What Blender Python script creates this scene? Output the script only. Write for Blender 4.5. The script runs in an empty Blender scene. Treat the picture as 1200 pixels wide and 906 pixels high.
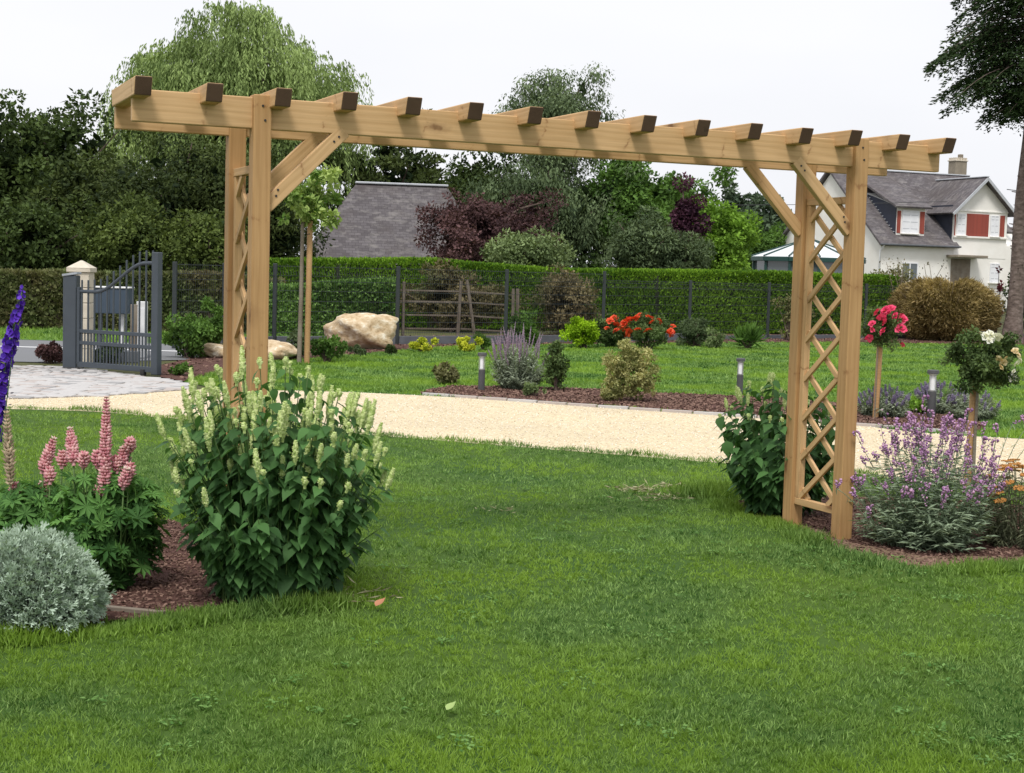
import bpy, bmesh, math
import numpy as np, zlib
from mathutils import Vector, Matrix
rng = np.random.default_rng(7)
C = bpy.context.scene.collection
S = bpy.context.scene

# ------------------------------------------------------------------ camera
FP, YAW, PITCH, ROLL = 1779.8, -0.411, -0.0759, 0.0276
CAM = np.array([0.9958, -7.4136, 1.55])
Fw = np.array([-math.sin(YAW)*math.cos(PITCH), math.cos(YAW)*math.cos(PITCH), math.sin(PITCH)])
R0 = np.array([math.cos(YAW), math.sin(YAW), 0.0]); U0 = np.cross(R0, Fw)
Rt = R0*math.cos(ROLL) + U0*math.sin(ROLL); Up = np.cross(Rt, Fw)
cam_d = bpy.data.cameras.new('camera'); cam = bpy.data.objects.new('camera', cam_d); C.objects.link(cam)
cam_d.sensor_fit = 'HORIZONTAL'; cam_d.sensor_width = 36; cam_d.lens = 36*FP/1200
cam_d.clip_end = 3000; cam_d.clip_start = 0.1
cam.matrix_world = Matrix(((Rt[0], Up[0], -Fw[0], CAM[0]), (Rt[1], Up[1], -Fw[1], CAM[1]), (Rt[2], Up[2], -Fw[2], CAM[2]), (0, 0, 0, 1)))
S.camera = cam

def ray(px, py): return Fw + (px-600)/FP*Rt + (453-py)/FP*Up
def at(px, py, z=0.0):            # photo pixel -> point on the level z
    d = ray(px, py); return CAM + d*((z-CAM[2])/d[2])
def hp(px, py, D): return CAM + ray(px, py)*D
def gp(px, D):                    # ground point in column px, D metres ahead
    a = Fw + (px-600)/FP*Rt
    k = (-CAM[2]/D - a[2])/Up[2]
    p = CAM + D*(a + k*Up); return np.array([p[0], p[1], 0.0])
Rh = np.array([math.cos(YAW), math.sin(YAW), 0.0]); Fh = np.array([-math.sin(YAW), math.cos(YAW), 0.0])
def cg(lat, D): return np.array([CAM[0], CAM[1], 0]) + lat*Rh + D*Fh   # camera-ground frame

# ------------------------------------------------------------------ world, sun, exposure
W = bpy.data.worlds.new('World'); S.world = W; W.use_nodes = True
nt = W.node_tree; nt.nodes.clear()
SUN_EL, SUN_AZ = math.radians(58), math.radians(215)   # azimuth clockwise from +Y
sky = nt.nodes.new('ShaderNodeTexSky'); sky.sky_type = 'NISHITA'; sky.sun_disc = False
sky.sun_elevation = SUN_EL; sky.sun_rotation = SUN_AZ; sky.air_density = 1.0; sky.dust_density = 4.0
mulS = nt.nodes.new('ShaderNodeMixRGB'); mulS.blend_type = 'MULTIPLY'; mulS.inputs[0].default_value = 1
mulS.inputs[2].default_value = (0.10, 0.10, 0.10, 1)
nt.links.new(sky.outputs[0], mulS.inputs[1])
# high cloud deck: nearly even pale grey-white with faint soft variation
tc = nt.nodes.new('ShaderNodeTexCoord'); nz = nt.nodes.new('ShaderNodeTexNoise')
nz.inputs['Scale'].default_value = 1.6; nz.inputs['Detail'].default_value = 4
mp = nt.nodes.new('ShaderNodeMapping'); mp.inputs['Scale'].default_value = (1, 1, 3)
nt.links.new(tc.outputs['Generated'], mp.inputs[0]); nt.links.new(mp.outputs[0], nz.inputs['Vector'])
cr = nt.nodes.new('ShaderNodeValToRGB'); cr.color_ramp.elements[0].position = .35; cr.color_ramp.elements[1].position = .65
cr.color_ramp.elements[0].color = (0.79, 0.805, 0.85, 1); cr.color_ramp.elements[1].color = (0.90, 0.902, 0.93, 1)
nt.links.new(nz.outputs[0], cr.inputs[0])
mix = nt.nodes.new('ShaderNodeMixRGB'); mix.inputs[0].default_value = 0.93
nt.links.new(mulS.outputs[0], mix.inputs[1]); nt.links.new(cr.outputs[0], mix.inputs[2])
bg = nt.nodes.new('ShaderNodeBackground'); bg.inputs[1].default_value = 1.0
wo = nt.nodes.new('ShaderNodeOutputWorld')
nt.links.new(mix.outputs[0], bg.inputs[0]); nt.links.new(bg.outputs[0], wo.inputs[0])
sd = bpy.data.lights.new('sun', 'SUN'); sd.energy = 2.3; sd.angle = math.radians(14); sd.color = (1.0, .965, .91)
sun = bpy.data.objects.new('sun', sd); C.objects.link(sun)
sdir = Vector((math.sin(SUN_AZ)*math.cos(SUN_EL), math.cos(SUN_AZ)*math.cos(SUN_EL), math.sin(SUN_EL)))
sun.rotation_euler = sdir.to_track_quat('Z', 'Y').to_euler(); sun.location = (0, -10, 20)
S.view_settings.view_transform = 'Standard'; S.view_settings.look = 'None'; S.view_settings.exposure = 0.20; S.view_settings.gamma = 1
S.cycles.max_bounces = 6; S.cycles.diffuse_bounces = 3; S.cycles.transparent_max_bounces = 6

# ------------------------------------------------------------------ materials
def new_mat(name):
    m = bpy.data.materials.new(name); m.use_nodes = True
    t = m.node_tree; b = t.nodes['Principled BSDF']; return m, t, b
def noise(t, scale, detail=4, vec=None, rough=.55):
    n = t.nodes.new('ShaderNodeTexNoise'); n.inputs['Scale'].default_value = scale
    n.inputs['Detail'].default_value = detail; n.inputs['Roughness'].default_value = rough
    if vec is not None: t.links.new(vec, n.inputs['Vector'])
    return n
def ramp(t, src, stops):
    r = t.nodes.new('ShaderNodeValToRGB'); e = r.color_ramp.elements
    while len(e) < len(stops): e.new(.5)
    for k, (p, c) in enumerate(stops): e[k].position = p; e[k].color = (*c, 1)
    t.links.new(src, r.inputs[0]); return r
def mixc(t, f, a, b, mode='MIX'):
    n = t.nodes.new('ShaderNodeMixRGB'); n.blend_type = mode
    if isinstance(f, (int, float)): n.inputs[0].default_value = f
    else: t.links.new(f, n.inputs[0])
    for i, v in ((1, a), (2, b)):
        if isinstance(v, tuple): n.inputs[i].default_value = (*v, 1)
        else: t.links.new(v, n.inputs[i])
    return n
def bump(t, b, src, strength, dist=.01):
    n = t.nodes.new('ShaderNodeBump'); n.inputs['Strength'].default_value = strength; n.inputs['Distance'].default_value = dist
    t.links.new(src, n.inputs['Height']); t.links.new(n.outputs[0], b.inputs['Normal'])
def mapping(t, scale, kind='Object', loc=None):
    c = t.nodes.new('ShaderNodeTexCoord'); m = t.nodes.new('ShaderNodeMapping'); m.inputs['Scale'].default_value = scale
    t.links.new(c.outputs[kind], m.inputs[0]); return m.outputs[0]
def plain(name, c1, c2=None, scale=8, rough=.7, metal=0, bmp=0, bs=40):
    m, t, b = new_mat(name)
    if c2 is None: c2 = tuple(x*.75 for x in c1)
    g = t.nodes.new('ShaderNodeNewGeometry')
    n = noise(t, scale, 5, g.outputs['Position'])
    r = ramp(t, n.outputs[0], [(.3, c2), (.7, c1)])
    t.links.new(r.outputs[0], b.inputs['Base Color']); b.inputs['Roughness'].default_value = rough; b.inputs['Metallic'].default_value = metal
    if bmp: bump(t, b, noise(t, bs, 5, g.outputs['Position']).outputs[0], bmp)
    return m
def leaf_mat(name, dark, light, transl=.25, rough=.55, spec=.3, patch=None, pscale=.5):
    if name[:2] == 'f_': dark = tuple(x*1.3 for x in dark); light = tuple(min(.85, x*1.75) for x in light); transl += .06; spec = min(spec, .1 if spec <= .3 else .25); rough = max(rough, .6)
    m, t, b = new_mat(name); t.nodes.remove(b)
    a = t.nodes.new('ShaderNodeAttribute'); a.attribute_name = 'tint'
    r = ramp(t, a.outputs['Fac'], [(0, dark), (1, light)])
    col = r.outputs[0]
    if patch:
        g = t.nodes.new('ShaderNodeNewGeometry'); n = noise(t, pscale, 3, g.outputs['Position'])
        f = ramp(t, n.outputs[0], [(.42, (0, 0, 0)), (.62, (1, 1, 1))])
        col = mixc(t, f.outputs[0], col, mixc(t, .6, col, patch).outputs[0]).outputs[0]
    d = t.nodes.new('ShaderNodeBsdfPrincipled'); t.links.new(col, d.inputs['Base Color'])
    d.inputs['Roughness'].default_value = rough; d.inputs['Specular IOR Level'].default_value = spec
    tr = t.nodes.new('ShaderNodeBsdfTranslucent')
    tcol = mixc(t, 1.0, col, (1.0, 1.0, .55), 'MULTIPLY'); t.links.new(tcol.outputs[0], tr.inputs[0])
    mx = t.nodes.new('ShaderNodeMixShader'); mx.inputs[0].default_value = transl
    t.links.new(d.outputs[0], mx.inputs[1]); t.links.new(tr.outputs[0], mx.inputs[2])
    t.links.new(mx.outputs[0], t.nodes['Material Output'].inputs[0]); return m
def wood_mat(name, c_light, c_mid, c_knot, gs=1.0, weather=0.0):
    m, t, b = new_mat(name)
    oi = t.nodes.new('ShaderNodeObjectInfo'); tcn = t.nodes.new('ShaderNodeTexCoord')
    off = t.nodes.new('ShaderNodeVectorMath'); off.operation = 'MULTIPLY_ADD'
    cmb = t.nodes.new('ShaderNodeCombineXYZ')
    for i in range(3): t.links.new(oi.outputs['Random'], cmb.inputs[i])
    off.inputs[1].default_value = (37, 11, 23); t.links.new(cmb.outputs[0], off.inputs[0]); t.links.new(tcn.outputs['Object'], off.inputs[2])
    def mpp(sc):
        k = t.nodes.new('ShaderNodeMapping'); k.inputs['Scale'].default_value = sc; t.links.new(off.outputs[0], k.inputs[0]); return k.outputs[0]
    warp = noise(t, 1.0, 2, mpp((1.5, 5, 5)))
    wv = t.nodes.new('ShaderNodeTexWave'); wv.wave_type = 'BANDS'; wv.bands_direction = 'DIAGONAL'
    va = t.nodes.new('ShaderNodeVectorMath'); va.operation = 'MULTIPLY_ADD'; t.links.new(warp.outputs['Color'], va.inputs[0])
    va.inputs[1].default_value = (.0, .9, .9); t.links.new(mpp((.5, 21*gs, 21*gs)), va.inputs[2])
    t.links.new(va.outputs[0], wv.inputs['Vector']); wv.inputs['Scale'].default_value = .9
    wv.inputs['Distortion'].default_value = 4.5; wv.inputs['Detail'].default_value = 2
    fine = noise(t, 1, 6, mpp((4, 160, 160)))
    blot = noise(t, 1, 3, mpp((2.2, 4, 4)))
    base = ramp(t, wv.outputs['Fac'], [(.0, c_mid), (.55, c_light), (1, tuple(x*1.04 for x in c_light))])
    b2 = mixc(t, .42, base.outputs[0], ramp(t, fine.outputs[0], [(.3, tuple(x*.55 for x in c_mid)), (.7, c_light)]).outputs[0])
    b3 = mixc(t, .45, b2.outputs[0], ramp(t, blot.outputs[0], [(.3, c_mid), (.7, tuple(min(1, x*1.08) for x in c_light))]).outputs[0])
    # knots
    vo = t.nodes.new('ShaderNodeTexVoronoi'); vo.feature = 'F1'; vo.inputs['Scale'].default_value = 1
    wn = noise(t, 1, 3, mpp((25, 25, 25)))
    vb = t.nodes.new('ShaderNodeVectorMath'); vb.operation = 'MULTIPLY_ADD'; t.links.new(wn.outputs['Color'], vb.inputs[0])
    vb.inputs[1].default_value = (.10, .16, .16); t.links.new(mpp((2.3, 2.2, 4.8)), vb.inputs[2]); t.links.new(vb.outputs[0], vo.inputs['Vector'])
    kn = ramp(t, vo.outputs['Distance'], [(.0, (1, 1, 1)), (.07, (.75, .75, .75)), (.11, (.30, .30, .30)), (.22, (0, 0, 0))])
    b4 = mixc(t, kn.outputs[0], b3.outputs[0], c_knot)
    # slanted resin scars crossing the board at uneven intervals
    sx = t.nodes.new('ShaderNodeSeparateXYZ'); t.links.new(off.outputs[0], sx.inputs[0])
    def mth(op, a, b=None):
        k = t.nodes.new('ShaderNodeMath'); k.operation = op
        for i_, q in ((0, a), (1, b)):
            if q is None: continue
            if isinstance(q, (int, float)): k.inputs[i_].default_value = q
            else: t.links.new(q, k.inputs[i_])
        return k.outputs[0]
    sn = noise(t, 1, 4, mpp((9, 22, 22))); big = noise(t, 1, 1, mpp((.9, .1, .1)))
    tt = mth('ADD', mth('ADD', mth('MULTIPLY', sx.outputs['X'], 1.75), mth('MULTIPLY', sx.outputs['Z'], -.55)), mth('ADD', mth('MULTIPLY', sn.outputs[0], .16), mth('MULTIPLY', big.outputs[0], 1.2)))
    dd = mth('ABSOLUTE', mth('SUBTRACT', mth('FRACT', tt), .5))
    sc_ = ramp(t, dd, [(.0, (.75, .75, .75)), (.007, (.55, .55, .55)), (.016, (.10, .10, .10)), (.05, (0, 0, 0))])
    sn2 = noise(t, 1, 3, mpp((14, 30, 30)))
    msk = mixc(t, 1.0, sc_.outputs[0], ramp(t, sn2.outputs[0], [(.44, (0, 0, 0)), (.60, (1, 1, 1))]).outputs[0], 'MULTIPLY')
    b4 = mixc(t, msk.outputs[0], b4.outputs[0], tuple(x*1.6 for x in c_knot))
    last = b4
    if weather:
        wn2 = noise(t, 1, 4, mpp((3, 3, 3)))
        last = mixc(t, ramp(t, wn2.outputs[0], [(.45, (0, 0, 0)), (.7, (weather,)*3)]).outputs[0], b4.outputs[0], (.30, .27, .23))
    t.links.new(last.outputs[0], b.inputs['Base Color']); b.inputs['Roughness'].default_value = .62; b.inputs['Specular IOR Level'].default_value = .25
    bump(t, b, mixc(t, .5, wv.outputs['Color'], fine.outputs['Color']).outputs[0], .25, .002)
    return m
M = {}
M['pine'] = wood_mat('treated_pine', (.66, .435, .225), (.50, .31, .14), (.16, .075, .03))
M['pine_post'] = wood_mat('treated_pine_post', (.50, .305, .138), (.38, .215, .088), (.16, .075, .03))
M['pine_dark'] = wood_mat('end_grain_brown', (.155, .092, .062), (.085, .05, .034), (.04, .025, .018), 3)
M['oldwood'] = wood_mat('old_grey_wood', (.25, .205, .16), (.15, .12, .09), (.08, .06, .04), 1, .6)
M['fieldwood'] = wood_mat('weathered_field_wood', (.17, .14, .11), (.10, .08, .06), (.05, .04, .03), 1, .4)
M['stake'] = wood_mat('stake_wood', (.50, .31, .15), (.40, .23, .1), (.2, .1, .05), 1)
M['gatemetal'] = plain('slate_grey_powder_coat', (.055, .068, .085), (.047, .058, .073), 6, .42)
M['fencemetal'] = plain('dark_fence_metal', (.028, .036, .038), (.022, .028, .03), 6, .5)
M['pillar'] = plain('cast_stone_pillar', (.66, .60, .50), (.55, .49, .40), 7, .85, bmp=.3, bs=60)
M['render'] = plain('house_render', (.90, .885, .845), (.80, .775, .72), 1.1, .9, bmp=.2, bs=15)
M['redbrick'] = None
M['shutter'] = plain('white_shutter', (.84, .85, .88), (.76, .77, .80), 3, .5)
M['rock'] = None
M['black'] = plain('black_plastic', (.03, .03, .03), (.02, .02, .02), 8, .4)
M['steel'] = plain('brushed_steel', (.50, .50, .50), (.42, .42, .42), 30, .35, .8)
M['opal'] = plain('opal_diffuser', (.85, .86, .88), (.80, .81, .83), 5, .3)
M['bollard'] = plain('anthracite_bollard', (.085, .085, .09), (.065, .065, .07), 20, .5)
M['concrete'] = plain('grey_concrete', (.12, .13, .145), (.085, .092, .105), 5, .8, bmp=.2)
M['whitepvc'] = plain('white_pvc', (.75, .76, .76), (.68, .69, .70), 5, .5)
M['mailbox'] = plain('mailbox_blue_grey', (.05, .075, .11), (.045, .068, .1), 5, .4)
M['bark'] = plain('brown_bark', (.16, .115, .09), (.06, .045, .038), 9, .95, bmp=.8, bs=30)
M['barkpine'] = None
M['stem'] = leaf_mat('green_stem', (.06, .12, .03), (.12, .20, .06), .05)
M['twig'] = plain('dry_twig', (.22, .17, .11), (.12, .09, .06), 20, .9)
def strip_mat(name, stops, vec_scale, sc=1, rough=.8, bmp=.4):
    m, t, b = new_mat(name); v = mapping(t, vec_scale)
    n = noise(t, sc, 6, v); r = ramp(t, n.outputs[0], stops); t.links.new(r.outputs[0], b.inputs['Base Color'])
    b.inputs['Roughness'].default_value = rough; bump(t, b, n.outputs[0], bmp, .03); return m
M['barkpine'] = strip_mat('spruce_bark', [(.25, (.055, .04, .035)), (.5, (.15, .11, .095)), (.75, (.27, .21, .19))], (5, 5, 9), 1.3, .95, 1)
M['rock'] = strip_mat('ochre_limestone', [(.28, (.26, .17, .09)), (.42, (.50, .37, .22)), (.56, (.62, .50, .34)), (.66, (.76, .69, .56))], (3, 3, 4), 2.6, .9, 1)
M['slate'] = strip_mat('grey_slate_roof', [(.25, (.075, .075, .085)), (.5, (.15, .15, .155)), (.62, (.2, .195, .19)), (.78, (.15, .125, .11))], (.35, 1.2, 1.2), 1.4, .65, .3)
def barnslate(nm='weathered_barn_slate', sh=1.):
    m, t, b = new_mat(nm); v = mapping(t, (1, 1, 1)); k = t.nodes.new('ShaderNodeTexBrick'); k.inputs['Scale'].default_value = 1
    k.inputs['Brick Width'].default_value = .24; k.inputs['Row Height'].default_value = .15; k.inputs['Mortar Size'].default_value = .007; k.inputs['Bias'].default_value = -.1
    k.inputs['Color1'].default_value = (sh*.092, sh*.083, sh*.088, 1); k.inputs['Color2'].default_value = (sh*.145, sh*.133, sh*.140, 1); k.inputs['Mortar'].default_value = (sh*.06, sh*.055, sh*.058, 1)
    sw = t.nodes.new('ShaderNodeVectorMath'); sw.operation = 'MULTIPLY'; sw.inputs[1].default_value = (1, 1.35, 1); t.links.new(v, sw.inputs[0]); t.links.new(sw.outputs[0], k.inputs['Vector'])
    n = noise(t, 2.2, 7, mapping(t, (.8, 1.6, 1)), .7); f = ramp(t, n.outputs[0], [(.50, (0, 0, 0)), (.68, (.75, .75, .75))])
    c = mixc(t, f.outputs[0], k.outputs[0], tuple(sh*x for x in (.24, .225, .215))); n2 = noise(t, .6, 4, v); f2 = ramp(t, n2.outputs[0], [(.45, (0, 0, 0)), (.65, (.45, .45, .45))])
    c = mixc(t, f2.outputs[0], c.outputs[0], (.085, .07, .065)); t.links.new(c.outputs[0], b.inputs['Base Color']); b.inputs['Roughness'].default_value = .9; b.inputs['Specular IOR Level'].default_value = .2
    bump(t, b, k.outputs['Fac'], -.6, .02); return m
M['barnslate'] = barnslate()
M['slate'] = barnslate('house_slate', 1.12)
M['slatecheek'] = plain('blue_slate_cladding', (.035, .042, .065), (.028, .033, .05), 3, .6)
M['zinc'] = plain('zinc_ridge', (.55, .57, .60), (.45, .47, .5), 2, .45, .3)
M['greenframe'] = plain('dark_green_frame', (.015, .065, .055), (.012, .05, .045), 3, .4)
def brick_mat():
    m, t, b = new_mat('red_brick_panel'); k = t.nodes.new('ShaderNodeTexBrick'); k.inputs['Scale'].default_value = 4
    k.inputs['Color1'].default_value = (.30, .062, .042, 1); k.inputs['Color2'].default_value = (.25, .052, .036, 1); k.inputs['Mortar'].default_value = (.24, .10, .08, 1)
    k.inputs['Mortar Size'].default_value = .01
    t.links.new(mapping(t, (1, 1, 1), 'Object'), k.inputs['Vector']); t.links.new(k.outputs[0], b.inputs['Base Color']); b.inputs['Roughness'].default_value = .85; return m
M['redbrick'] = brick_mat()
def glass_mat(name, c, rough=.06):
    m, t, b = new_mat(name); b.inputs['Base Color'].default_value = (*c, 1); b.inputs['Roughness'].default_value = rough; b.inputs['Specular IOR Level'].default_value = .8; return m
M['glass'] = glass_mat('window_glass', (.10, .12, .13))
M['roofpanel'] = plain('milky_roof_panel', (.80, .83, .85), (.72, .75, .77), 2, .35)

def ground_mat(name, stops, s1, s2, patchc=None, bmp=.4, rough=.95, vs=None):
    m, t, b = new_mat(name); g = t.nodes.new('ShaderNodeNewGeometry')
    n1 = noise(t, s1, 6, g.outputs['Position'], .7); n2 = noise(t, s2, 4, g.outputs['Position'])
    r = ramp(t, n1.outputs[0], stops)
    col = r.outputs[0]
    if patchc: col = mixc(t, ramp(t, n2.outputs[0], [(.38, (0, 0, 0)), (.68, (1, 1, 1))]).outputs[0], col, patchc).outputs[0]
    if vs:
        v = t.nodes.new('ShaderNodeTexVoronoi'); v.inputs['Scale'].default_value = vs; t.links.new(g.outputs['Position'], v.inputs['Vector'])
        sx = t.nodes.new('ShaderNodeSeparateColor'); t.links.new(v.outputs['Color'], sx.inputs[0])
        col = mixc(t, .8, col, ramp(t, sx.outputs[0], [(0, (.62, .5, .35)), (.35, (.93, .86, .72)), (1, (1.1, 1.06, .98))]).outputs[0], 'MULTIPLY').outputs[0]
    t.links.new(col, b.inputs['Base Color']); b.inputs['Roughness'].default_value = rough; b.inputs['Specular IOR Level'].default_value = .15
    bump(t, b, n1.outputs[0], bmp, .02); return m
M['lawn'] = ground_mat('lawn_soil', [(.3, (.022, .05, .012)), (.5, (.045, .10, .02)), (.7, (.07, .13, .03))], 22, .5, (.07, .12, .018))
M['lawnfar'] = ground_mat('lawn_far', [(.3, (.035, .095, .016)), (.5, (.055, .14, .022)), (.7, (.08, .17, .035))], 9, .25, (.08, .16, .025))
M['rough'] = ground_mat('rough_ground', [(.3, (.05, .06, .025)), (.7, (.12, .12, .05))], 8, .3)
M['mulch'] = ground_mat('bark_mulch', [(.25, (.045, .022, .018)), (.5, (.115, .058, .048)), (.75, (.20, .115, .09))], 60, 2, None, .9)
M['gravel'] = ground_mat('cream_gravel', [(.25, (.60, .52, .39)), (.5, (.78, .70, .53)), (.75, (.88, .81, .66))], 45, .8, (.70, .63, .49), .8, .95, 60)
M['asphalt'] = ground_mat('asphalt', [(.3, (.17, .175, .185)), (.7, (.22, .225, .24))], 40, .4, (.19, .195, .2), .2)
M['verge'] = ground_mat('verge_grass', [(.3, (.07, .15, .03)), (.7, (.13, .24, .05))], 12, 1)
M['whiteline'] = plain('road_paint', (.75, .76, .78), (.6, .6, .6), 3, .7)
M['sand'] = ground_mat('joint_sand', [(.3, (.35, .31, .27)), (.7, (.5, .45, .4))], 50, 1)

# ------------------------------------------------------------------ mesh helpers
def link(o, parent=None):
    C.objects.link(o)
    if parent is not None: o.parent = parent
    return o
def np_mesh(name, V, F, mat=None, tint=None, smooth=False):
    V = np.ascontiguousarray(V, np.float32); F = np.ascontiguousarray(F, np.int32)
    me = bpy.data.meshes.new(name); nf, k = F.shape
    me.vertices.add(len(V)); me.vertices.foreach_set('co', V.ravel())
    me.loops.add(nf*k); me.loops.foreach_set('vertex_index', F.ravel())
    me.polygons.add(nf); me.polygons.foreach_set('loop_start', np.arange(0, nf*k, k, dtype=np.int32)); me.polygons.foreach_set('loop_total', np.full(nf, k, np.int32))
    me.update(calc_edges=True)
    if smooth: me.polygons.foreach_set('use_smooth', np.ones(nf, bool))
    if tint is not None:
        a = me.attributes.new('tint', 'FLOAT', 'POINT'); a.data.foreach_set('value', np.ascontiguousarray(tint, np.float32))
    if mat is not None: me.materials.append(mat)
    return me
def obj(name, me, parent=None, loc=None, **kw):
    o = bpy.data.objects.new(name, me); link(o, parent)
    if loc is not None: o.location = loc
    for k, v in kw.items(): o[k] = v
    return o
def thing(name, label, cat, loc=(0, 0, 0), rz=0, group=None):
    o = bpy.data.objects.new(name, None); C.objects.link(o); o.location = tuple(float(v) for v in loc); o.rotation_euler = (0, 0, rz)
    o.empty_display_size = .1
    o['label'] = label; o['category'] = cat
    if group: o['group'] = group
    return o
def reseed(s):
    global rng; rng = np.random.default_rng(zlib.crc32(s.encode()))
def nrm(a): return a/np.maximum(np.linalg.norm(a, axis=-1, keepdims=True), 1e-9)
def frames(X, Nn):
    X = nrm(X); Y = nrm(np.cross(Nn, X)); Z = np.cross(X, Y)
    return np.stack([X, Y, Z], axis=-1)
def scatter(T, pos, X, Nn, sc):
    """template T=(V,F[,t]) placed at pos, local x along X, local z along Nn; returns V,F,count per piece"""
    TV, TF = T; n = len(pos); sc = np.asarray(sc, float)
    if sc.ndim == 0: sc = np.full(n, float(sc))
    if sc.ndim == 1: sc = np.repeat(sc[:, None], 3, 1)
    Fm = frames(X, Nn)
    V = np.einsum('nij,nkj->nki', Fm, TV[None]*sc[:, None, :]) + pos[:, None, :]
    F = TF[None] + (np.arange(n)*len(TV))[:, None, None]
    return V.reshape(-1, 3), F.reshape(-1, TF.shape[1])
def leaves_mesh(name, T, pos, X, Nn, sc, mat, tint, smooth=False):
    V, F = scatter(T, pos, X, Nn, sc)
    return np_mesh(name, V, F, mat, np.repeat(tint, len(T[0])), smooth)
def rdir(n): return nrm(rng.normal(size=(n, 3)))
# templates: leaf along +x of unit length
T_DIA = (np.array([[0, 0, 0], [.45, .28, .03], [1, 0, -.06], [.45, -.28, .03]]), np.array([[0, 1, 2], [0, 2, 3]])[:, ::-1])
T_BLADE = (np.array([[0, 0, 0], [.5, .5, .04], [1, 0, .22], [.45, -.5, .04]]), np.array([[0, 1, 2], [0, 2, 3]]))
T_NARROW = (np.array([[0, 0, 0], [.5, .075, .03], [1, 0, -.08], [.5, -.075, .03]]), np.array([[0, 2, 1], [0, 3, 2]]))
T_TRI = (np.array([[0, -.5, 0], [0, .5, 0], [1, 0, .15]]), np.array([[0, 1, 2]]))
def ovate(w=.32, fold=.10, droop=.25, tip=1.0):
    ts = [0, .14, .36, .62, .84, 1.0]; ws = [.02, .8, 1.0, .70, .27, 0]
    V = []; F = []
    for t_, q in zip(ts, ws):
        z = -droop*t_*t_; V += [[t_, -w*q, z+fold*q*.6], [t_, 0, z], [t_, w*q, z+fold*q*.6]]
    for i in range(5):
        a = i*3; b = a+3
        F += [[a, a+1, b+1], [a, b+1, b], [a+1, a+2, b+2], [a+1, b+2, b+1]]
    return np.array(V), np.array(F)[:, ::-1]
T_OV = [ovate(.33, .12, .3), ovate(.29, .18, .15), ovate(.36, .05, .45)]
T_PYR = (np.array([[0, -.5, -.5], [0, .5, -.5], [0, .5, .5], [0, -.5, .5], [1, 0, 0]]), np.array([[0, 1, 4], [1, 2, 4], [2, 3, 4], [3, 0, 4]])[:, ::-1])
T_OCT = (np.array([[.5, 0, 0], [-.5, 0, 0], [0, .5, 0], [0, -.5, 0], [0, 0, .4], [0, 0, -.4]]), np.array([[0, 2, 4], [2, 1, 4], [1, 3, 4], [3, 0, 4], [2, 0, 5], [1, 2, 5], [3, 1, 5], [0, 3, 5]]))
T_CHIP = (np.array([[-.5, -.25, -.1], [.5, -.2, -.1], [.45, .25, -.1], [-.5, .2, -.1], [-.45, -.2, .12], [.4, -.18, .14], [.4, .2, .1], [-.4, .18, .1]]),
          np.array([[4, 5, 6], [4, 6, 7], [0, 1, 5], [0, 5, 4], [2, 3, 7], [2, 7, 6]]))
T_PALM = None
def palmate(n=9):
    V = [[0, 0, 0]]; F = []
    for k in range(n):
        a = 2*math.pi*k/n; c, s = math.cos(a), math.sin(a); i = len(V)
        L = 1*(.85+.15*math.cos(a)); w = .13
        V += [[.55*L*c - w*s, .55*L*s + w*c, .12], [L*c, L*s, .02], [.55*L*c + w*s, .55*L*s - w*c, .12]]
        F += [[0, i+2, i+1], [0, i+1, i]]
    return np.array(V), np.array(F)
T_PALM = palmate()
def tubes(paths, radii, n=5):
    """joined tubes: paths list of (k,3) arrays, radii list of (k,)"""
    Vs = []; Fs = []; o = 0; ang = np.arange(n)*2*np.pi/n
    for P, R in zip(paths, radii):
        P = np.asarray(P, float); R = np.asarray(R, float)*np.ones(len(P)); k = len(P)
        T = nrm(np.gradient(P, axis=0)); ref = np.array([1., 0, 0]) if abs(T[0][0]) < .8 else np.array([0, 1., 0])
        A = nrm(np.cross(T, ref)); B = np.cross(T, A)
        V = P[:, None, :] + R[:, None, None]*(np.cos(ang)[None, :, None]*A[:, None, :] + np.sin(ang)[None, :, None]*B[:, None, :])
        Vs.append(V.reshape(-1, 3))
        for i in range(k-1):
            for j in range(n):
                a = o+i*n+j; b = o+i*n+(j+1) % n; Fs.append([a, b, b+n, a+n])
        Vs.append(P[-1:] + T[-1:]*R[-1]*.3); tip = o + k*n
        for j in range(n):
            a = o+(k-1)*n+j; b = o+(k-1)*n+(j+1) % n; Fs.append([a, b, tip, tip])
        o += k*n+1
    return np.concatenate(Vs), np.array(Fs)
def tube_obj(name, paths, radii, mat, parent=None, n=5, tint=.5, smooth=True, loc=None, **kw):
    V, F = tubes(paths, radii, n)
    tri = F[F[:, 2] == F[:, 3]][:, :3]; quad = F[F[:, 2] != F[:, 3]]
    T3 = np.concatenate([tri, quad[:, [0, 1, 2]], quad[:, [0, 2, 3]]])
    return obj(name, np_mesh(name, V, T3, mat, np.full(len(V), tint), smooth), parent, loc, **kw)
def box_bm(bm, c, s, R=None, bev=0, segs=1):
    r = bmesh.ops.create_cube(bm, size=1); vs = r['verts']
    bmesh.ops.scale(bm, vec=s, verts=vs)
    if bev: 
        es = list({e for v in vs for e in v.link_edges}); r2 = bmesh.ops.bevel(bm, geom=es, offset=bev, segments=segs, affect='EDGES', profile=.6)
        vs = list({v for v in r2['verts']} | {v for v in vs if v.is_valid})
    if R is not None: bmesh.ops.rotate(bm, cent=(0, 0, 0), matrix=R, verts=vs)
    bmesh.ops.translate(bm, vec=c, verts=vs); return vs
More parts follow.
